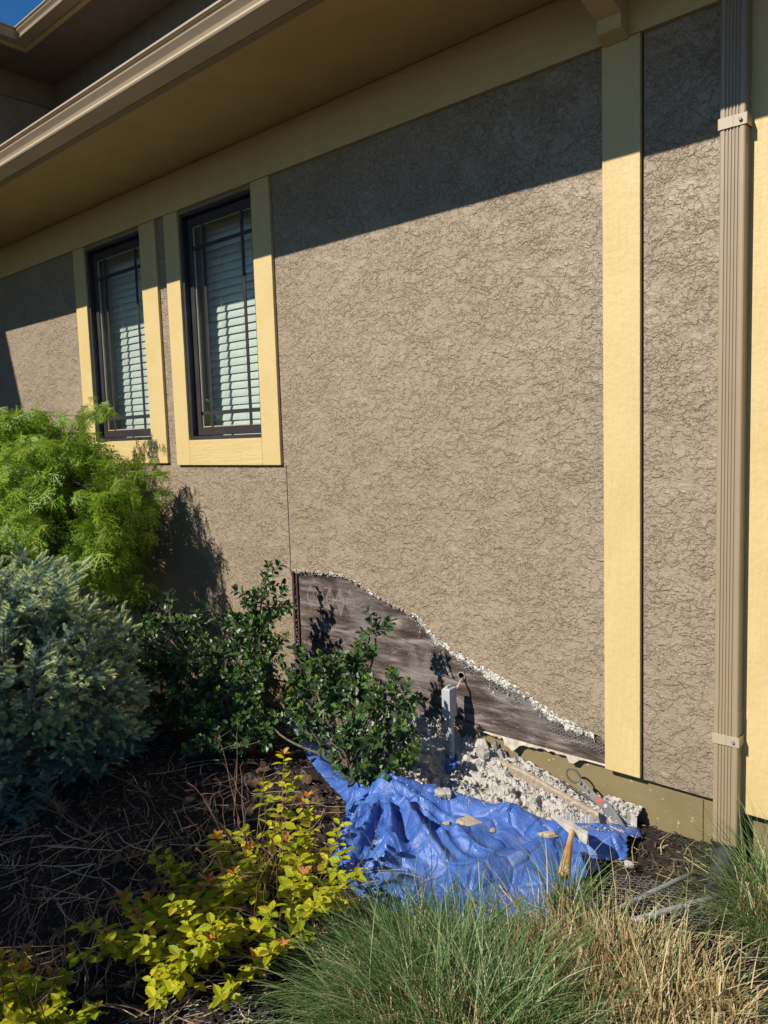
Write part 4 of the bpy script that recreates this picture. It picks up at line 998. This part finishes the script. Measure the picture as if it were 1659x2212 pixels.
fast("trunk", *join_np(tr), BARK, mt, True); fast("branch", *join_np(tw), BARK, mt, True)

# ---- blue spruce: shoots of spiralled needles in branching fans
def shoot(L, n, nl, w, ang, seed):
    g = np.random.default_rng(seed); V = []; F = []
    for k in range(n):
        t = (k + .5) / n; a = k * 2.39996; z = t * L
        th = ang * (1 - .45 * t) + g.normal(0, .1); l = nl * (1 - .3 * t) * g.uniform(.85, 1.1)
        d = np.array([math.cos(th), math.sin(th) * math.cos(a), math.sin(th) * math.sin(a)]); s = np.array([0, -math.sin(a), math.cos(a)])
        p = np.array([z, 0, 0]); n0 = len(V); V += [p + s * w * .5, p - s * w * .5, p + d * l]; F.append((n0, n0 + 1, n0 + 2))
    n0 = len(V); V += [(0, .0016, 0), (0, -.0008, .0014), (0, -.0008, -.0014), (L, 0, 0)]; F += [(n0, n0 + 1, n0 + 3), (n0 + 1, n0 + 2, n0 + 3), (n0 + 2, n0, n0 + 3)]
    return np.array(V, float), np.array(F)
OV, OF = shoot(.058, 60, .0190, .0032, 1.05, 1)
NV, NF = shoot(.042, 74, .0200, .0044, .95, 2)
SC = np.array([-3.72, -1.30, .40]); SR = np.array([.60, .52, .64])
sp_ = empty("blue_spruce", (SC[0], SC[1], 0), "rounded dwarf blue spruce with pale new tips left of the holly", "spruce bush")
g = np.random.default_rng(41); op = []; od = []; npos = []; ndir = []; bp_ = []; bd = []; wood = []
for k in range(620):
    v = rdir(1)[0]; 
    if v[2] < -.75: continue
    lay = 1.0 if g.random() < .72 else g.uniform(.62, .9)
    lump = 1 + .55 * (fbm(v[0] * 2.9 + 5, v[1] * 2.9, v[2] * 2.9, 7, 2) - .5) * 2
    if v[2] < 0: lump *= 1 + .10 * v[2]
    tip = SC + SR * v * lay * lump * .98
    d = nrm(v * [1, 1, .6] + np.array([0, 0, .22]) + .38 * g.normal(size=3)); side = nrm(np.cross(d, [0, 0, 1.]) + .2 * g.normal(size=3))
    wood.append(tube_np([tip - d * .22, tip - d * .1, tip], [.004, .003, .0015], 4))
    sunny = v[2] > -.35 and lay > .80
    for q in range(11):
        s = q * .020; sg = (0 if q == 0 else (1 if q % 2 else -1))
        p = tip - d * s; dd = nrm(d * (1 if q == 0 else .75) + side * sg * .75 + np.array([0, 0, .14]) + .28 * g.normal(size=3))
        op.append(p); od.append(dd)
        if sunny and g.random() < .85:
            npos.append(p + dd * .050); ndir.append(nrm(dd + .12 * g.normal(size=3)))
            if g.random() < .22 + .25 * (v[2] > .3): bp_.append(p + dd * .088); bd.append(dd)
od = np.array(od); ndir = np.array(ndir); bd = np.array(bd)
fast("needles", *scatter(OV, OF, frames(od, rdir(len(od)), g.uniform(.8, 1.2, len(od))), np.array(op)), SPRUCE, sp_)
fast("new_growth", *scatter(NV, NF, frames(ndir, rdir(len(ndir)), g.uniform(.75, 1.25, len(ndir))), np.array(npos)), SPRUCE_N, sp_)
BV = np.array([(0, 0, 0), (.004, .0032, 0), (.004, 0, .0032), (.004, -.0032, 0), (.004, 0, -.0032), (.012, 0, 0)]); BF = np.array([(0, 2, 1), (0, 3, 2), (0, 4, 3), (0, 1, 4), (5, 1, 2), (5, 2, 3), (5, 3, 4), (5, 4, 1)])
fast("buds", *scatter(BV, BF, frames(bd, rdir(len(bd)), g.uniform(1.3, 2.1, len(bd))), np.array(bp_)), BUD, sp_)  # papery bud scales at the shoot ends, not needles
wood.append(tube_np([(SC[0], SC[1], -.05), (SC[0], SC[1], .25), (SC[0] + .03, SC[1], .75)], [.04, .035, .012], 8))
for k in range(60):
    v = rdir(1)[0]; v[2] = abs(v[2]) * .8 - .15; wood.append(tube_np(bez(SC + [0, 0, -.2 + .4 * g.random()], SC + SR * v * .3, SC + SR * v * .6 + [0, 0, .03], SC + SR * v * .92, 8), np.linspace(.010, .003, 8), 5))
fast("branches", *join_np(wood), BARK, sp_, True)

# ---- golden spirea
so_ = [(0, 0), (.12, .10), (.3, .24), (.42, .22), (.52, .27), (.64, .20), (.76, .18), (.88, .08), (1, 0)]
SV = np.array([(u, 0, -.10 * u * u) for u, v in so_] + [(u, v, .30 * v - .10 * u * u) for u, v in so_] + [(u, -v, .30 * v - .10 * u * u) for u, v in so_])
SF = HF
def spirea(label, base, spots, twigs, seed, leafy=1.0):
    g = np.random.default_rng(seed); e = empty("golden_spirea", base, label, "spirea bush", "golden spirea bushes")
    B = np.array(base, float); st = []; lp, ld, lu, ls = [], [], [], []; op, od, ou, os_ = [], [], [], []
    for t in spots:
        t = np.array(t) + g.normal(0, .012, 3); b0 = B + np.array([(t[0] - B[0]) * .45, (t[1] - B[1]) * .45, 0]) + g.normal(0, .04, 3) * [1, 1, 0]
        br = bez(b0, b0 + [0, 0, .08], t - [0, 0, .07] + g.normal(0, .02, 3), t, 10); st.append(tube_np(br, np.linspace(.0022, .001, 10), 4)); ax_ = nrm(np.gradient(br, axis=0))
        n = int(g.integers(15, 24) * leafy)
        for q in range(n):
            s = .40 + .58 * (q / n); i = min(int(s * 9), 8); a = q * 2.4 + g.normal(0, .3); out = np.array([math.cos(a), math.sin(a), 0])
            lp.append(br[i] + (br[i + 1] - br[i]) * (s * 9 - i)); ld.append(out + np.array([0, 0, g.uniform(-.1, .5)])); lu.append(np.array([0, 0, 1.]) + .35 * g.normal(size=3)); ls.append(g.uniform(.036, .060) * (1.1 - .3 * q / n))
        if g.random() < .42:
            for q in range(5):
                a = q * 1.05 + g.normal(0, .2); op.append(t); od.append(np.array([math.cos(a) * .8, math.sin(a) * .8, g.uniform(.3, 1)])); ou.append(np.array([0, 0, 1.]) + .3 * g.normal(size=3)); os_.append(g.uniform(.020, .040))
    for t in twigs:
        t = np.array(t); b0 = B + (t - B) * [.5, .5, 0] + g.normal(0, .05, 3) * [1, 1, 0]; b0[2] = .02
        br = bez(b0, b0 + [0, 0, .06] + g.normal(0, .04, 3), t + g.normal(0, .05, 3), t, 12) + g.normal(0, .004, (12, 3)); st.append(tube_np(br, np.linspace(.0020, .0007, 12), 4))
        for q in range(3):
            i = g.integers(5, 11); d = rdir(1)[0] * .07; d[2] = abs(d[2]); st.append(tube_np([br[i], br[i] + d * .5 + g.normal(0, .005, 3), br[i] + d], [.001, .0008, .0005], 3))
    fast("stem", *join_np(st), REDTWIG, e, True)
    fast("foliage", *scatter(SV, SF, frames(nrm(np.array(ld)), np.array(lu), np.array(ls)), np.array(lp)), SPIREA, e)
    fast("tip_leaves", *scatter(SV, SF, frames(nrm(np.array(od)), np.array(ou), np.array(os_)), np.array(op)), SPIREA_N, e)
    return e
g = np.random.default_rng(3)
sA = []; k = 0
while len(sA) < 62:
    x, y = g.uniform(-2.40, -1.40), g.uniform(-1.98, -.98)
    # the bush runs as a band from the tarp's left corner down to the grass
    c = abs((x + 1.86) * .80 + (y + 1.36) * -.1); 
    if ((x + 1.88) / .40) ** 2 + ((y + 1.49) / .46) ** 2 < 1: sA.append((x, y, g.uniform(.10, .30)))
sA += [(-2.20, -.98, .36), (-2.16, -.93, .28), (-2.22, -1.05, .26), (-2.02, -1.02, .26)]
tA = [(g.uniform(-2.5, -1.6), g.uniform(-1.85, -.95), g.uniform(.22, .46)) for _ in range(46)]
spirea("large golden spirea bush with orange tips left of the blue tarp", (-1.9, -1.38, 0), sA, tA, 61)
sB = [(g.uniform(-2.30, -1.86), g.uniform(-2.16, -1.90), g.uniform(.04, .15)) for _ in range(26)]
tB = [(g.uniform(-2.4, -1.8), g.uniform(-2.15, -1.80), g.uniform(.2, .42)) for _ in range(22)]
spirea("smaller sparse golden spirea bush nearest the camera on the left", (-2.08, -2.05, 0), sB, tB, 62)

# ---- ornamental grass
def blades(n, base, L, w, lean, az, g, k=7, droop=(.5, 1.6)):
    """arched tapering blades: base (n,2) start, az azimuth, lean first tilt"""
    ph = lean[:, None] + g.uniform(*droop, n)[:, None] * (np.linspace(0, 1, k)[None] ** 1.4)
    seg = (L / (k - 1))[:, None]; dx = np.sin(ph) * seg; dz = np.cos(ph) * seg
    r = np.concatenate([np.zeros((n, 1)), np.cumsum(dx[:, :-1], 1)], 1); z = np.concatenate([np.zeros((n, 1)), np.cumsum(dz[:, :-1], 1)], 1)
    tw = az[:, None] + g.normal(0, .12, n)[:, None] * np.linspace(0, 1, k)[None]
    px = base[:, :1] + r * np.cos(tw); py = base[:, 1:] + r * np.sin(tw); pz = z + gh(base[:, 0], base[:, 1])[:, None]
    pz = np.maximum(pz, .004)
    wd = (w[:, None] * (1 - np.linspace(0, 1, k)[None] ** 2.2) + .0002) * .5
    fa = az + np.pi / 2 + g.normal(0, .5, n); sx, sy = np.cos(fa)[:, None] * wd, np.sin(fa)[:, None] * wd
    V = np.stack([np.stack([px + sx, py + sy, pz], -1), np.stack([px - sx, py - sy, pz], -1)], 2).reshape(n, 2 * k, 3)
    f = np.array([(2 * i, 2 * i + 1, 2 * i + 3, 2 * i + 2) for i in range(k - 1)])
    return V.reshape(-1, 3), (f[None] + (np.arange(n) * 2 * k)[:, None, None]).reshape(-1, 4)
def clump(label, c, rx, ry, n, L, lean, seed, tilt=(0, 0), stub=0, stubL=(.05, .14), dense=.5, w=(.0014, .0042), tall=0, mat_=None):
    g = np.random.default_rng(seed); e = empty("ornamental_grass", (c[0], c[1], 0), label, "ornamental grass", "clumps of ornamental grass")
    a = g.uniform(0, 2 * np.pi, n); r = g.random(n) ** dense; bx = np.stack([c[0] + rx * r * np.cos(a), c[1] + ry * r * np.sin(a)], -1)
    ox, oy = np.cos(a) * r + tilt[0] + g.normal(0, .45, n), np.sin(a) * r + tilt[1] + g.normal(0, .45, n)
    az = np.arctan2(oy, ox); ln = np.clip(lean[0] + (lean[1] - lean[0]) * np.hypot(ox, oy) / 1.5 + g.normal(0, .12, n), .02, 1.25)
    LL = L[0] + (L[1] - L[0]) * g.random(n) ** 1.7; LL = np.where(g.random(n) < tall, LL + .16, LL)
    fast("blades", *blades(n, bx, LL, g.uniform(*w, n), ln, az, g), mat_ or GRASSM, e)
    if stub:
        m = stub; a = g.uniform(0, 2 * np.pi, m); r = g.random(m) ** .55; q_ = 1 + .35 * (vn(a * 3, r * 6, 0, seed) - .5); r = np.clip(r * q_, 0, 1.1); P = np.stack([c[0] + rx * 1.02 * r * np.cos(a), c[1] + ry * 1.02 * r * np.sin(a)], -1)
        H = g.uniform(*stubL, m) * (.45 + 1.1 * vn(P[:, 0] * 22, P[:, 1] * 22, 0, seed)); tl = g.normal(0, .24, (m, 2)); rad = g.uniform(.0009, .0021, m); th = np.arange(4) * np.pi / 2
        lo_ = np.stack([P[:, :1] + rad[:, None] * np.cos(th), P[:, 1:] + rad[:, None] * np.sin(th), np.zeros((m, 4)) - .01], -1)
        hi = np.stack([lo_[..., 0] + (H * tl[:, 0])[:, None], lo_[..., 1] + (H * tl[:, 1])[:, None], np.tile(H[:, None], (1, 4)) + .3 * rad[:, None] * np.cos(th)], -1)
        V = np.concatenate([lo_, hi], 1); f = np.array([(i, (i + 1) % 4, 4 + (i + 1) % 4, 4 + i) for i in range(4)] + [(4, 5, 6, 7)])
        fast("cut_stubble", V.reshape(-1, 3), (f[None] + (np.arange(m) * 8)[:, None, None]).reshape(-1, 5 if False else 4), STUB, e)
    return e
clump("broad green grass clump arching left in front of the tarp", (-1.22, -1.30), .30, .24, 4300, (.10, .38), (.12, 1.05), 71, (-.34, -.14), 700, (.04, .09), tall=.06)
clump("cut straw coloured grass clump sprouting green, right of the tarp", (-.86, -.93), .36, .22, 3000, (.06, .25), (.05, 1.1), 72, (0, 0), 2100, (.02, .12), tall=.05, mat_=DRYGRASS)
clump("green grass clump beside the downspout at the right edge", (-.60, -.34), .14, .14, 1300, (.14, .42), (.08, .85), 73, (-.1, -.1), 150)
clump("small upright green tuft by the front corner of the tarp", (-1.13, -.72), .05, .04, 150, (.18, .36), (.03, .45), 74, (0, 0), 60, (.04, .09))
clump("low straw coloured grass clump closest to the camera", (-1.05, -1.32), .28, .20, 1300, (.12, .34), (.1, .9), 75, (0, 0), 700, (.02, .10), tall=.05)

# ---- shrub outside the frame whose shade falls over the bed on the left
yb = empty("yard_shrub", (-3.0, -3.6, 0), "tall leafy shrub standing behind the camera on the left", "shrub")
g = np.random.default_rng(90); n = 14000
v = rdir(n); v[:, 2] = np.abs(v[:, 2]) ** .6
c_ = np.array([-3.0, -3.6, .55]) + v * np.array([.86, .45, 1.62]) * (g.random((n, 1)) ** .4) * (1 + .3 * (fbm(v[:, 0] * 3, v[:, 1] * 3, v[:, 2] * 3, 4, 3)[:, None] - .5))
v2 = rdir(9000); v2[:, 2] = np.abs(v2[:, 2]) ** .6; c2 = np.array([-3.62, -3.55, .4]) + v2 * np.array([.66, .42, 1.95]) * (g.random((9000, 1)) ** .4)
c_ = np.concatenate([c_, c2]); c_ = c_[~((c_[:, 0] > -2.8) & (c_[:, 2] < 1.5))]; n = len(c_); M = frames(rdir(n), rdir(n), g.uniform(.05, .09, n)); fast("foliage", *scatter(SV, SF, M, c_), HOLLY, yb)
fast("stem", *join_np([tube_np(bez(np.array([-3.0, -3.6, -.05]), np.array([-3.0, -3.6, .5]), q - [0, 0, .3], q, 8), np.linspace(.03, .006, 8), 6) for q in c_[:14]]), BARK, yb, True)
# ------------------------------------------------------------------ children keep their world place under moved Empties
for o, p in bpy_parent_fix:
    if p.type == 'EMPTY': o.matrix_parent_inverse = Matrix.Translation(-p.location)
